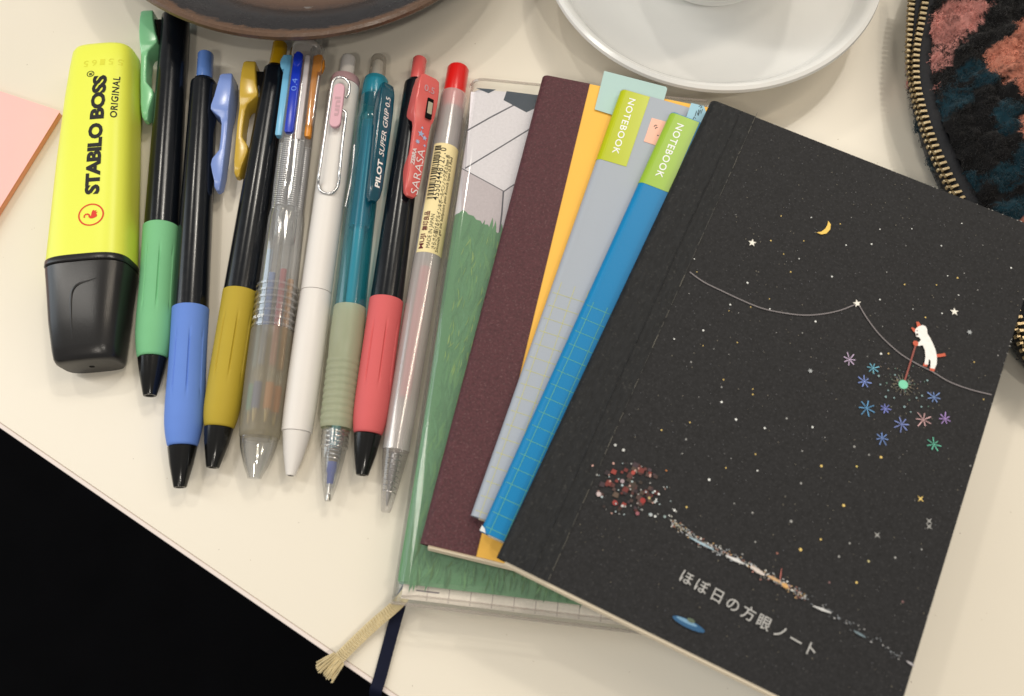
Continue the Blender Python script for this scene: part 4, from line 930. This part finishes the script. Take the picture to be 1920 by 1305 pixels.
for x, y, r, c in ((355, 377, 8, Wt), (147, 601, 8, Wt), (274, 480, 7, Wt), (370, 491, 5, Yl), (465, 179, 6, Yl), (620, 180, 5, Yl), (655, 70, 5, Wt), (513, 63, 5, Yl), (300, 57, 4, Gr), (843, 70, 4, Gr), (791, 100, 5, Yl), (978, 125, 5, Wt), (1128, 123, 5, Wt),
                   (939, 195, 7, Wt), (819, 200, 6, Wt), (1267, 203, 6, Wt), (525, 242, 5, Yl), (598, 264, 5, Wt), (558, 326, 6, Yl), (752, 348, 7, Wt), (1010, 327, 5, Gr), (1094, 385, 6, Yl), (1244, 387, 5, Yl), (1296, 344, 5, Wt), (1343, 354, 7, Yl), (1374, 332, 5, Gr),
                   (1348, 435, 5, Wt), (1438, 411, 5, Gr), (1595, 307, 7, Wt), (1363, 98, 5, Wt), (1100, 203, 4, Gr), (1462, 200, 4, Gr), (460, 500, 6, Wt), (458, 453, 4, Yl), (978, 456, 6, Wt), (675, 559, 8, Wt), (613, 613, 5, Gr), (490, 612, 4, Gr), (10, 641, 6, Wt), (307, 658, 5, Yl),
                   (197, 688, 4, Gr), (146, 673, 4, Yl), (90, 750, 7, Gr), (242, 833, 6, Yl), (233, 868, 7, Gr), (380, 877, 5, Yl), (380, 902, 6, Yl), (233, 938, 9, Wt), (301, 1020, 9, Wt), (436, 1061, 8, Wt), (539, 1015, 8, Gr), (661, 1056, 8, Wt), (66, 1114, 7, Gr), (84, 1033, 5, Yl), (857, 1148, 8, Gr),
                   (926, 1187, 6, Gr), (984, 1198, 9, Yl), (703, 1239, 9, Yl), (869, 1241, 8, srgb(150, 160, 70)), (393, 1184, 5, Yl), (402, 1261, 6, Gr), (983, 711, 9, Wt), (1018, 710, 7, Yl), (919, 724, 4, Gr), (1192, 540, 6, Yl), (1133, 501, 4, Wt), (1270, 521, 6, Wt), (990, 583, 4, Gr), (1533, 719, 5, Gr),
                   (1421, 750, 5, Yl), (1465, 926, 5, Yl), (1403, 1238, 6, Gr), (268, 714, 4, Gr), (126, 914, 4, Gr), (105, 265, 5, Wt), (117, 326, 4, Yl), (80, 428, 4, Gr), (313, 519, 4, Gr), (268, 509, 4, Yl)):
    g.disc(Q4(x, y), r / 2.509 * pxm * 0.52, c)
for x, y, r, c in ((670, 297, 9, Wt), (895, 255, 6, Wt), (1193, 233, 9, Yl), (1357, 235, 6, Yl), (1297, 417, 10, Yl), (1098, 314, 8, Gr), (1052, 491, 10, Gr), (1096, 623, 11, Yl), (1275, 655, 8, Gr), (1413, 677, 8, srgb(190, 180, 130)), (1190, 575, 7, Yl), (1325, 593, 7, Gr), (1357, 776, 8, Yl), (1230, 776, 8, srgb(110, 80, 80)),
                   (1537, 660, 8, Gr), (1660, 622, 6, Gr), (1572, 866, 9, srgb(110, 80, 80)), (872, 451, 7, Gr), (565, 425, 7, Yl), (787, 408, 5, Gr), (885, 587, 6, Gr), (987, 640, 8, srgb(140, 90, 80)), (886, 178, 5, Yl), (748, 242, 5, Yl), (772, 198, 4, Gr), (470, 254, 6, srgb(190, 120, 60)), (1103, 163, 6, Gr), (448, 66, 6, Yl), (563, 108, 6, Gr),
                   (580, 30, 5, Yl), (545, 175, 5, Gr), (1470, 192, 9, Yl), (1347, 143, 8, Gr), (1415, 181, 6, Gr), (1209, 100, 4, Gr)):
    g.disc(Q5(x, y), r / 2.4857 * pxm * 0.55, c)
for x, y in ((1655, 386), (1695, 490), (1695, 515), (1453, 555)): 
    g.star(Q5(x, y), 1.0, Yl if y < 400 else Gr, 4, 0.25, 0.4)
rs = random.Random(11)
for _ in range(800):
    q = (rs.uniform(xs_ + 1, B.W - 1), rs.uniform(4, B.H - 2)); g.disc(q, rs.uniform(0.06, 0.16), [srgb(96, 96, 98), srgb(116, 110, 96), srgb(80, 82, 88)][rs.randrange(3)], 5)
for x, y, r in ((376, 191, 17), (869, 476, 17), (1326, 515, 17)): g.star(Q4(x, y), r / 2.509 * pxm * 1.08, srgb(236, 232, 222), 5, 0.4, rs.uniform(-.2, .2) - 0.4)
for x, y, r in ((1397, 611, 12), (649, 793, 11)): g.star(Q4(x, y), r / 2.509 * pxm, srgb(160, 164, 166), 6, 0.45, 0.1)
# moon
mo = [(733, 88), (745, 105), (742, 128), (725, 147), (702, 152), (678, 143), (700, 139), (718, 126), (729, 108)]
g.poly([Q4(*q) for q in mo], srgb(236, 196, 92))
# rope between the stars
rope = srgb(128, 122, 124)
g.line(smooth_path([(*Q4(x, y), 0) for x, y in ((82, 328), (150, 376), (240, 420), (330, 462), (420, 498), (520, 520), (620, 531), (710, 525), (790, 508), (862, 480))], 5), 0.27, rope)
g.line(smooth_path([(*Q4(x, y), 0) for x, y in ((878, 484), (915, 545), (965, 612), (1020, 668), (1080, 718), (1150, 760), (1220, 795), (1300, 843), (1400, 880), (1500, 905))], 5), 0.27, rope)
# bursts
for x, y, r, c in ((833, 740, 30, (196, 176, 206)), (943, 780, 24, (110, 180, 206)), (903, 843, 28, (126, 150, 220)), (914, 968, 34, (96, 160, 210)), (1001, 970, 20, (126, 136, 214)), (1078, 1044, 30, (132, 150, 216)), (1180, 1022, 34, (206, 166, 168)), (1281, 1018, 26, (166, 136, 200)), (986, 1109, 28, (112, 144, 206)), (1229, 1138, 28, (96, 186, 160)), (1230, 917, 28, (120, 150, 210))):
    c0 = Q4(x, y); col = srgb(*c)
    for k in range(7):
        a = k * math.pi / 3.5 + r; l = r / 2.509 * pxm * rs.uniform(.75, 1.15)
        c2 = np.array(col) * rs.uniform(.7, 1.25)
        g.line([(c0[0] + t * l * math.cos(a), c0[1] + t * l * math.sin(a)) for t in (0.02, .5, 1)], [0.08, 0.22, 0.22], tuple(np.clip(c2, 0, 1)))
# wand, its spark and the cat walking the rope
c0 = Q4(1085, 857)
for k in range(90):
    a = rs.uniform(0, 2 * math.pi); d_ = abs(rs.gauss(0, 1)) * 3.6 + .9
    g.disc((c0[0] + d_ * math.cos(a), c0[1] + d_ * math.sin(a) * 0.8), rs.uniform(.08, .22), [srgb(110, 110, 96), srgb(90, 124, 112), srgb(140, 120, 100), srgb(96, 96, 110)][rs.randrange(4)], 6)
for k in range(16):
    a = k * math.pi / 8; g.line([(c0[0] + t * math.cos(a), c0[1] + t * math.sin(a)) for t in (.8, 1.8, 2.9)], 0.12, srgb(104, 98, 84))
for x, y, r in ((970, 817, 9), (1003, 915, 9), (1042, 920, 7), (977, 857, 7), (1090, 962, 9), (1170, 962, 7), (1173, 910, 8), (1147, 920, 7), (1198, 838, 8), (1014, 885, 6), (1120, 986, 6), (1046, 812, 7)): g.disc(Q4(x, y), r / 2.509 * pxm * .5, srgb(130, 160, 164))
g.line([Q4(1142, 676), Q4(1118, 755), Q4(1092, 838)], 0.42, srgb(142, 74, 66))
g.disc(c0, 1.2, srgb(120, 206, 172), 14)
orange = srgb(196, 88, 62)
g.line(smooth_path([(*Q4(x, y), 0) for x, y in ((1238, 722), (1258, 721), (1283, 716))], 4), 0.8, orange)
g.poly([Q4(*q) for q in ((1126, 588), (1122, 592), (1135, 612), (1150, 600))], orange); g.poly([Q4(*q) for q in ((1146, 562), (1150, 590), (1170, 582), (1158, 564))], orange)
g.poly([Q4(*q) for q in ((1176, 770), (1182, 756), (1200, 760), (1196, 774))], orange); g.poly([Q4(*q) for q in ((1208, 790), (1211, 774), (1236, 776), (1230, 797))], orange)
body = [(1140, 610), (1143, 595), (1158, 584), (1176, 578), (1190, 584), (1197, 598), (1198, 618), (1212, 640), (1226, 668), (1238, 700), (1243, 730), (1242, 760), (1232, 784), (1212, 780), (1213, 745), (1205, 738), (1202, 764), (1184, 762), (1189, 725), (1186, 695), (1176, 672), (1160, 676), (1140, 672), (1142, 660), (1158, 658), (1168, 648), (1160, 636), (1146, 632)]
g.poly([Q4(*q) for q in body], srgb(238, 236, 232))
g.disc(Q4(1143, 664), 0.75, orange, 8); g.disc(Q4(1150, 622), 0.35, srgb(60, 50, 50), 6); g.disc(Q4(1150, 605), 0.2, srgb(60, 60, 80), 6)
# lit town along the shore
red = [srgb(150, 62, 56), srgb(176, 70, 60), srgb(120, 66, 62), srgb(96, 70, 66), srgb(84, 64, 74), srgb(110, 90, 76)]
for _ in range(120):
    x, y = rs.uniform(150, 435), rs.uniform(215, 450)
    if ((x - 290) / 150) ** 2 + ((y - 335) / 125) ** 2 > rs.uniform(.6, 1.15): continue
    q = Q5(x, y); s_ = rs.uniform(0.5, 1.25)
    g.poly([(q[0] - s_ * .6, q[1] - s_ * .5), (q[0] + s_ * .6, q[1] - s_ * .45), (q[0] + s_ * .55, q[1] + s_ * .5), (q[0] - s_ * .5, q[1] + s_ * .55)], tuple(np.array(red[rs.randrange(6)]) * rs.uniform(.15, .65)))
for x, y, r, c in ((232, 137, 13, Wt), (270, 160, 14, Wt), (315, 265, 20, srgb(196, 80, 70)), (265, 305, 20, srgb(180, 160, 166)), (360, 395, 26, srgb(170, 50, 46)), (230, 405, 24, srgb(168, 60, 56)), (155, 365, 22, srgb(226, 206, 206)), (335, 455, 18, srgb(170, 100, 110)), (397, 461, 16, srgb(200, 206, 210)), (462, 470, 12, srgb(170, 190, 190)), (416, 402, 11, Wt), (265, 420, 12, Wt), (390, 383, 12, srgb(210, 190, 130)), (250, 457, 8, Gr), (430, 458, 8, Gr)):
    g.disc(Q5(x, y), r / 2.4857 * pxm * .42, tuple(np.array(c) * .7), 9)
for _ in range(60):
    x = rs.uniform(120, 520); y = rs.uniform(330, 470) if x > 400 else rs.uniform(220, 460); g.disc(Q5(x, y), rs.uniform(.1, .32), [Wt, Gr, srgb(190, 150, 140), srgb(170, 186, 190)][rs.randrange(4)], 6)
shore = smooth_path([(500, 500, 0), (580, 560, 0), (680, 620, 0), (800, 672, 0), (920, 740, 0), (1020, 795, 0), (1110, 850, 0), (1200, 905, 0), (1300, 965, 0), (1420, 1040, 0), (1540, 1115, 0), (1645, 1185, 0)], 10)
for i, q in enumerate(shore):
    k = i / len(shore)
    dens = (7 if k < .55 else 2) if not .56 < k < .62 else 1
    for _ in range(dens):
        if rs.random() > (0.9 if k < .55 else .6): continue
        x, y = q[0] + rs.gauss(0, 9), q[1] + rs.gauss(-7, 10)
        col = rs.choice([srgb(220, 220, 220), srgb(196, 204, 212), srgb(206, 170, 120), srgb(170, 120, 110), srgb(150, 154, 160), srgb(228, 226, 216)])
        if k > .55: col = rs.choice([srgb(150, 156, 164), srgb(190, 190, 192), srgb(120, 124, 130)])
        g.disc(Q5(x, y), rs.uniform(.1, .3), tuple(np.array(col) * rs.uniform(.3, .95)), 6, rs.uniform(.08, .22), rs.uniform(-.4, .2))
for a, b, w, c in (((575, 565), (690, 625), 1.0, (170, 196, 210)), ((745, 650), (830, 690), 1.3, (226, 226, 226)), ((860, 700), (925, 742), 1.8, (226, 214, 206)), ((940, 745), (1000, 775), 1.3, (216, 176, 130)), ((1005, 780), (1035, 800), 1.9, (226, 176, 110)), ((1150, 885), (1235, 918), 1.1, (214, 214, 214)), ((1340, 1000), (1395, 1032), .9, (120, 140, 150)), ((1585, 1140), (1622, 1166), .9, (190, 186, 190)), ((1005, 710), (996, 770), .5, (190, 110, 100)), ((500, 497), (560, 540), .5, (140, 140, 120))):
    A, E_ = Q5(*a), Q5(*b); g.line([A, (A + E_) / 2, E_], [w * .2, w * .6, w * .25], tuple(np.array(srgb(*c)) * .8))
# little blue boat
uc, ue = Q5(510, 940), Q5(635, 1000); mid = (uc + ue) / 2; dr = math.atan2(ue[1] - uc[1], ue[0] - uc[0])
g.disc(mid, 4.0, srgb(34, 84, 124), 16, 0.9, dr); g.disc(mid + (-.6, .35), 2.6, srgb(110, 150, 180), 14, .4, dr); g.disc(mid + (0.2, 0.95), 1.0, srgb(84, 98, 80), 10, .5, dr)
# title in Japanese
t0, t1 = B.loc(1287, 1084), B.loc(1520.6, 1218.5); td = (t1 - t0); tn = np.linalg.norm(td); td /= tn; tq = np.array([-td[1], td[0]])
for i, ch in enumerate('ほぼ日の方眼ノート'):
    v, f = text_geo(ch, 0.006)
    if not len(v): continue
    c = t0 + td * tn * i / 8; mnx, mxx = v[:, 0].min(), v[:, 0].max(); cy = 0.36
    g.text((v, f), lambda u, w: c + td * (u - (mnx + mxx) / 2) * 3.45 + tq * (w - cy) * 3.45, srgb(176, 175, 173))
g.build('night_sky_print', B.root)
# rubbed white edges
cx_ = xs_ * 0.66
obj('spine_crease', *tube([(cx_ + 0.12 * math.sin(y * .11), y, B.T - 0.02) for y in np.linspace(0.4, B.H - 0.4, 60)], 0.34, 8), M_ns, B.root)
sm = Print(B.T + 0.21)
yy_ = 0.5
while yy_ < B.H - 2:
    l_ = rs.uniform(.8, 4.5); sm.line([(xs_ - 0.1 + rs.gauss(0, .03), yy_ + l_ * t) for t in (0, .5, 1)], rs.uniform(.06, .16), [srgb(84, 82, 76), srgb(66, 65, 62), srgb(100, 97, 88)][rs.randrange(3)]); yy_ += l_ + rs.uniform(.1, 1.6)
sm.build('worn_seam', B.root)
we = Print(B.T + 0.03)
for _ in range(46):
    if rs.random() < .5: x = rs.uniform(xs_, B.W - 4); y = B.H - rs.uniform(.05, .16)
    else: x = B.W - rs.uniform(.05, .18); y = rs.uniform(4, B.H - 4)
    we.disc((x, y), rs.uniform(.1, .3), srgb(170, 168, 164), 6, rs.uniform(.05, .12))
we.build('worn_edges', B.root)

# ------------------------------------------------------------------ fleece pouch with brass zip
ZZ = 12.5
out_px = [(1722, -40), (1709, 60), (1708, 130), (1724, 210), (1752, 290), (1792, 370), (1848, 470), (1890, 560), (1912, 632), (1950, 700), (2040, 750), (2190, 720), (2320, 580), (2360, 350), (2310, 110), (2200, -70), (2050, -170), (1880, -180), (1765, -120)]
OUT = smooth_path([at(x, y, ZZ)[:2] for x, y in out_px], 14, closed=True); NO = len(OUT)
CEN = np.array(at(2040, 270, ZZ)[:2])
pouch = empty('pouch', (CEN[0], CEN[1], 0)); tag(pouch, 'fluffy black fleece pouch with pink and teal patches and a brass zip', 'pouch')
OL = OUT - CEN
blobs = [(1800, 25, 46, 'p'), (1768, 95, 26, 'p'), (1752, 140, 20, 'p'), (1785, 60, 30, 'p'), (1885, 130, 46, 'o'), (1915, 95, 40, 'o'), (1902, 170, 34, 'o'), (1917, 260, 30, 'o'), (1822, 135, 22, 't'), (1800, 175, 26, 't'), (1780, 192, 20, 't'), (1838, 160, 16, 't'), (1872, 225, 22, 't'), (1880, 250, 18, 't'), (1830, 325, 24, 't'), (1890, 330, 26, 't'), (1905, 390, 26, 't'), (1912, 300, 18, 't'),
         (1985, 60, 50, 't'), (2010, 250, 50, 'p'), (1960, 420, 40, 'o'), (1975, 560, 36, 't'), (2060, 480, 40, 'p'), (2120, 150, 50, 'o'), (2150, 350, 60, 't'), (2050, -60, 60, 'p'), (2200, 500, 60, 'o'), (2250, 200, 60, 'p'), (1905, 470, 22, 't'), (1880, -70, 50, 'p')]
BL = np.array([at(x, y, ZZ + 9)[:2] - CEN for x, y, r, k in blobs]); BR = np.array([r / 6.6 for *_, r, k in blobs]); BK = [k for *_, k in blobs]
lowb = [(1702, 155, 12, 'p'), (1703, 125, 9, 'p'), (1722, 235, 14, 't'), (1745, 305, 14, 't'), (1735, 275, 12, 'k'), (1712, 205, 12, 'k')]
pal = {'p': np.array(srgb(206, 142, 134)), 'o': np.array(srgb(204, 134, 112)), 't': np.array(srgb(24, 56, 68)), 'k': np.array(srgb(24, 23, 24))}
def vnoise(P, s, seed):
    q = np.random.default_rng(seed); o_ = 0
    for i in range(4):
        a = q.uniform(0, 2 * math.pi); k = np.array([math.cos(a), math.sin(a)]) / s * (1 + .6 * i); o_ = o_ + np.sin(P @ k * 2 * math.pi + q.uniform(0, 6)) / 4
    return o_
def fleece_col(P):
    d = np.linalg.norm(P[:, None] - BL[None], axis=2) / BR[None]; d = d + (vnoise(P, 8, 1) * .22 + vnoise(P, 3.2, 2) * .2)[:, None]
    i = d.argmin(1); c = np.array([pal[BK[j]] if d[n, j] < 1 else pal['k'] for n, j in enumerate(i)])
    return c
clump = rng.uniform(-75, 75, (1500, 2)) * np.array([1, 1.25])
def height(P, s):
    d = np.full(len(P), 9.0)
    for i in range(0, len(P), 4000):
        d[i:i + 4000] = np.linalg.norm(P[i:i + 4000, None] - clump[None], axis=2).min(1)
    return ZZ + 2.2 + 17 * (1 - (1 - s) ** 2.6) + 3.4 * np.clip(1 - d / 2.8, 0, 1) ** .7 + 0.8 * vnoise(P, 5, 4)
NS = 64; s_vals = np.linspace(0.085, 1.0, NS) ** 1.0
Vt, St = [], []
for s_ in s_vals: Vt.append(OL * (1 - s_)); St.append(np.full(NO, s_))
Pxy = np.concatenate(Vt); Ss = np.concatenate(St); hz = height(Pxy, (Ss - 0.085) / 0.915)
edge = Ss < 0.1; hz[edge] -= 1.6
V = np.c_[Pxy, hz]
F = [(i * NO + j, i * NO + (j + 1) % NO, (i + 1) * NO + (j + 1) % NO, (i + 1) * NO + j) for i in range(NS - 1) for j in range(NO)]
def fleece_mat():
    m, n, out = nt('fleece_wool'); p = n.nodes.new('ShaderNodeBsdfPrincipled'); n.links.new(p.outputs[0], out.inputs[0]); p.inputs['Roughness'].default_value = 0.95; p.inputs['Specular IOR Level'].default_value = 0.15
    p.inputs['Sheen Weight'].default_value = 0.15; p.inputs['Sheen Roughness'].default_value = 0.5
    a = n.nodes.new('ShaderNodeAttribute'); a.attribute_name = 'Col'; n.links.new(a.outputs['Color'], p.inputs['Base Color']); return m
M_fl = fleece_mat()
def vcol(o_, C):
    k = o_.data.color_attributes.new('Col', 'FLOAT_COLOR', 'POINT'); k.data.foreach_set('color', np.c_[C, np.ones(len(C))].ravel())
top = obj('fleece_top', V, F, M_fl, pouch, 180); vcol(top, fleece_col(Pxy) * 0.8)
# lower half: bulges down to the table
prof_l = [(0.985, ZZ - 2.2), (0.972, ZZ - 4.5), (0.955, 6), (0.92, 3), (0.90, 1.0), (0.86, 0.2), (0.5, 0.1), (0.01, 0.1)]
rings = [np.c_[OL * k, np.full(NO, z_)] for k, z_ in prof_l]; V2 = np.concatenate(rings)
lb = np.array([at(x, y, 8)[:2] - CEN for x, y, *_ in lowb])
def low_col(P):
    d = np.linalg.norm(P[:, None] - lb[None], axis=2) / np.array([r / 5.7 for *_, r, k in lowb])[None]; i = d.argmin(1)
    return np.array([pal[lowb[j][3]] if d[n, j] < 1.15 else pal['k'] for n, j in enumerate(i)])
F2 = [(i * NO + j, (i + 1) * NO + j, (i + 1) * NO + (j + 1) % NO, i * NO + (j + 1) % NO) for i in range(len(rings) - 1) for j in range(NO)]
low = obj('fleece_bottom', V2, F2, M_fl, pouch, 180); vcol(low, low_col(V2[:, :2]))
# wool fibres
def fibres(roots, normals, cols, L0, L1, w, seg=8):
    n = len(roots); a = rng.uniform(0, 2 * math.pi, n); ci = np.linalg.norm(roots[:, None, :2][:, :, :] - clump[None], axis=2).argmin(1) if n < 30000 else np.zeros(n, int)
    ca = (ci * 2.399) % (2 * math.pi) + rng.normal(0, .5, n)
    t1 = np.stack([np.cos(ca), np.sin(ca), np.zeros(n)], 1); t1 -= normals * (t1 * normals).sum(1)[:, None]; t1 /= np.linalg.norm(t1, axis=1)[:, None]; t2 = np.cross(normals, t1)
    Ln = rng.uniform(L0, L1, n); rad = rng.uniform(.35, .8, n); tw = rng.uniform(7, 13, n) * rng.choice([-1, 1], n); ph = rng.uniform(0, 6.28, n)
    pts = []
    for k in range(seg + 1):
        f = k / seg; th = ph + tw * f
        p = roots + t1 * (Ln * f * .75)[:, None] + normals * (Ln * (.55 * math.sin(math.pi * min(1, f * .85)))) [:, None]
        p = p + (t2 * (rad * np.sin(th) * f)[:, None]) + normals * (rad * .6 * (np.cos(th) - np.cos(ph)) * f)[:, None]
        pts.append(p)
    pts = np.array(pts)                                    # seg+1, n, 3
    V = np.zeros((n, seg + 1, 3, 3)); 
    for k in range(seg + 1):
        ww = w * (1 - .6 * k / seg)
        for j in range(3):
            aa = 2 * math.pi * j / 3; V[:, k, j] = pts[k] + (t2 * math.cos(aa) + normals * math.sin(aa)) * ww
    base = (np.arange(n) * (seg + 1) * 3)[:, None]; fl = []
    for k in range(seg):
        for j in range(3):
            a0, a1 = k * 3 + j, k * 3 + (j + 1) % 3; fl.append(np.stack([base[:, 0] + a0, base[:, 0] + a1, base[:, 0] + a1 + 3, base[:, 0] + a0 + 3], 1))
    return V.reshape(-1, 3), np.concatenate(fl), np.repeat(cols, (seg + 1) * 3, axis=0)
def fast_obj(name, V, F, m, parent):
    me = bpy.data.meshes.new(name); me.vertices.add(len(V)); me.vertices.foreach_set('co', (V * MM).astype(np.float32).ravel())
    me.loops.add(F.size); me.loops.foreach_set('vertex_index', F.astype(np.int32).ravel()); me.polygons.add(len(F))
    me.polygons.foreach_set('loop_start', np.arange(0, F.size, 4, dtype=np.int32)); me.polygons.foreach_set('use_smooth', np.ones(len(F), bool)); me.update(calc_edges=True); me.validate()
    me.materials.append(m); o_ = bpy.data.objects.new(name, me); scene.collection.objects.link(o_); o_.parent = parent; return o_
cand = rng.uniform(-1, 1, (80000, 2)) * np.array([62, 90]) + np.array([-10, 0])
ang_o = np.unwrap(np.arctan2(OL[:, 1], OL[:, 0])); od = np.argsort(np.arctan2(OL[:, 1], OL[:, 0])); th_o = np.arctan2(OL[:, 1], OL[:, 0])[od]; r_o = np.linalg.norm(OL, axis=1)[od]
rc = np.linalg.norm(cand, axis=1); s_c = 1 - rc / np.interp(np.arctan2(cand[:, 1], cand[:, 0]), th_o, r_o, period=2 * math.pi)
pxs = np.array([proj((x + CEN[0], y + CEN[1], 20)) for x, y in cand])
keep = (s_c > 0.088) & (pxs[:, 0] < 1960) & (pxs[:, 1] > -30) & (pxs[:, 1] < 760)
cand, s_c = cand[keep], s_c[keep]; print('fibres', len(cand))
hzc = height(cand, (s_c - 0.085) / 0.915); hzc[s_c < .1] -= .8
nrm = np.c_[cand / np.linalg.norm(cand, axis=1)[:, None] * (0.9 * (1 - s_c[:, None]) ** 2 + .05), np.ones(len(cand))] + rng.normal(0, .35, (len(cand), 3)); nrm[:, 2] = np.abs(nrm[:, 2]); nrm /= np.linalg.norm(nrm, axis=1)[:, None]
cl_i = np.concatenate([np.linalg.norm(cand[i:i + 3000, None] - clump[None], axis=2).argmin(1) for i in range(0, len(cand), 3000)])
cc = fleece_col(clump[cl_i] * .45 + cand * .55) * rng.uniform(.75, 1.25, (len(cand), 1)) * rng.uniform(.5, 1.3, len(clump))[cl_i][:, None] * np.clip(1.25 - 0.33 * np.linalg.norm(cand - clump[cl_i], axis=1), .45, 1.3)[:, None] ** 0
V, F, C = fibres(np.c_[cand, hzc - .2], nrm, cc, 1.1, 2.1, 0.12); fo = fast_obj('wool_fibres', V, F, M_fl, top); vcol(fo, C); fo['kind'] = 'stuff'
# tufts below the zip
js = rng.integers(0, NO, 5200); pp = OL[js] + rng.normal(0, .5, (len(js), 2)); zz = rng.uniform(6.5, ZZ - 3.8, len(js)); pj = np.array([proj((x + CEN[0], y + CEN[1], 8)) for x, y in pp])
kp = (pj[:, 0] < 1960) & (pj[:, 1] > -40) & (pj[:, 1] < 780); pp, zz = pp[kp] * 0.968, zz[kp]
lk = low_col(pp / 0.955); hot = (lk.sum(1) > pal['k'].sum() * 1.5) | (rng.uniform(0, 1, len(pp)) < .25); pp, zz = pp[hot], zz[hot]; pp = pp * np.where((lk[hot].sum(1) > pal['k'].sum() * 1.5), 1.0, 0.99)[:, None]
nr = np.c_[pp / np.linalg.norm(pp, axis=1)[:, None], rng.uniform(-.2, .4, len(pp))] + rng.normal(0, .3, (len(pp), 3)); nr /= np.linalg.norm(nr, axis=1)[:, None]
V, F, C = fibres(np.c_[pp, zz], nr, low_col(pp) * rng.uniform(.75, 1.25, (len(pp), 1)), 0.8, 1.9, 0.10); fo = fast_obj('wool_tufts', V, F, M_fl, low); vcol(fo, C); fo['kind'] = 'stuff'
# zip: tape, then single teeth
M_tape = mat('black_zip_tape', (0.012, 0.013, 0.016), 0.75, 0.3, 0.3, 900, 0.6, 1400)
nrmO = np.stack([np.gradient(OL[:, 1]), -np.gradient(OL[:, 0])], 1); nrmO /= np.linalg.norm(nrmO, axis=1)[:, None]
if ((OL + nrmO) ** 2).sum(1).mean() < (OL ** 2).sum(1).mean(): nrmO = -nrmO
tp = [np.c_[OL - nrmO * 0.2, np.full(NO, ZZ + 0.9)], np.c_[OL - nrmO * 2.5, np.full(NO, ZZ + 2.0)], np.c_[OL * 0.91, np.full(NO, ZZ + 2.6)], np.c_[OL * 0.88, np.full(NO, ZZ + 1.5)]]
V = np.concatenate(tp); F = [(i * NO + j, i * NO + (j + 1) % NO, (i + 1) * NO + (j + 1) % NO, (i + 1) * NO + j) for i in range(3) for j in range(NO)]
zipo = obj('zip_tape', V, F, M_tape, pouch, 60)
tp = [np.c_[OL - nrmO * 0.6, np.full(NO, ZZ + 0.4)], np.c_[OL + nrmO * 0.0, np.full(NO, ZZ - 1.2)], np.c_[OL - nrmO * 0.3, np.full(NO, ZZ - 3.2)]]
V = np.concatenate(tp); F = [(i * NO + j, i * NO + (j + 1) % NO, (i + 1) * NO + (j + 1) % NO, (i + 1) * NO + j) for i in range(2) for j in range(NO)]
zipl = obj('zip_tape', V, F, M_tape, pouch, 60)
tv, tf = prism(rrect(0.55, 1.15, 0.25, 3), -0.7, 0.7, 0.18)
tme = bpy.data.meshes.new('tooth'); tme.from_pydata((np.array(tv) * MM).tolist(), [], tf); tme.polygons.foreach_set('use_smooth', [True] * len(tme.polygons)); tme.set_sharp_from_angle(angle=0.6); tme.materials.append(M_brass)
tv, tf = prism(rrect(0.55, 0.95, 0.25, 3), -0.6, 0.6, 0.18)
seglen = np.r_[0, np.cumsum(np.linalg.norm(np.diff(np.r_[OL, OL[:1]], axis=0), axis=1))]
pitch = 2.05; sgn = 0.0
for row, par in ((0, zipo), (1, zipl)):
    k = 0
    while True:
        d_ = (k + 0.5 * row) * pitch; k += 1
        if d_ > seglen[-1]: break
        x = np.interp(d_, seglen, np.r_[OL[:, 0], OL[0, 0]]); y = np.interp(d_, seglen, np.r_[OL[:, 1], OL[0, 1]])
        px_, py_ = proj((x + CEN[0], y + CEN[1], ZZ))
        if px_ > 1960 or py_ < -45: continue
        j = int(np.interp(d_, seglen, np.arange(NO + 1))) % NO; nv = nrmO[j]
        opn = max(0.0, (170 - py_) / 170) ** 1.2 if py_ < 170 else 0.0
        off = (-0.15 - 2.6 * opn if row == 0 else 0.1 + 0.7 * opn)
        zt = ZZ + (1.5 + 1.0 * opn if row == 0 else -0.1)
        t_ = bpy.data.objects.new('tooth', tme); scene.collection.objects.link(t_); t_.parent = par
        t_.location = ((x + nv[0] * off) * MM, (y + nv[1] * off) * MM, zt * MM); t_.rotation_euler = (0, 0, math.atan2(nv[1], nv[0]) - math.pi / 2 + rng.normal(0, .05))
        # tilt the tooth outwards a little
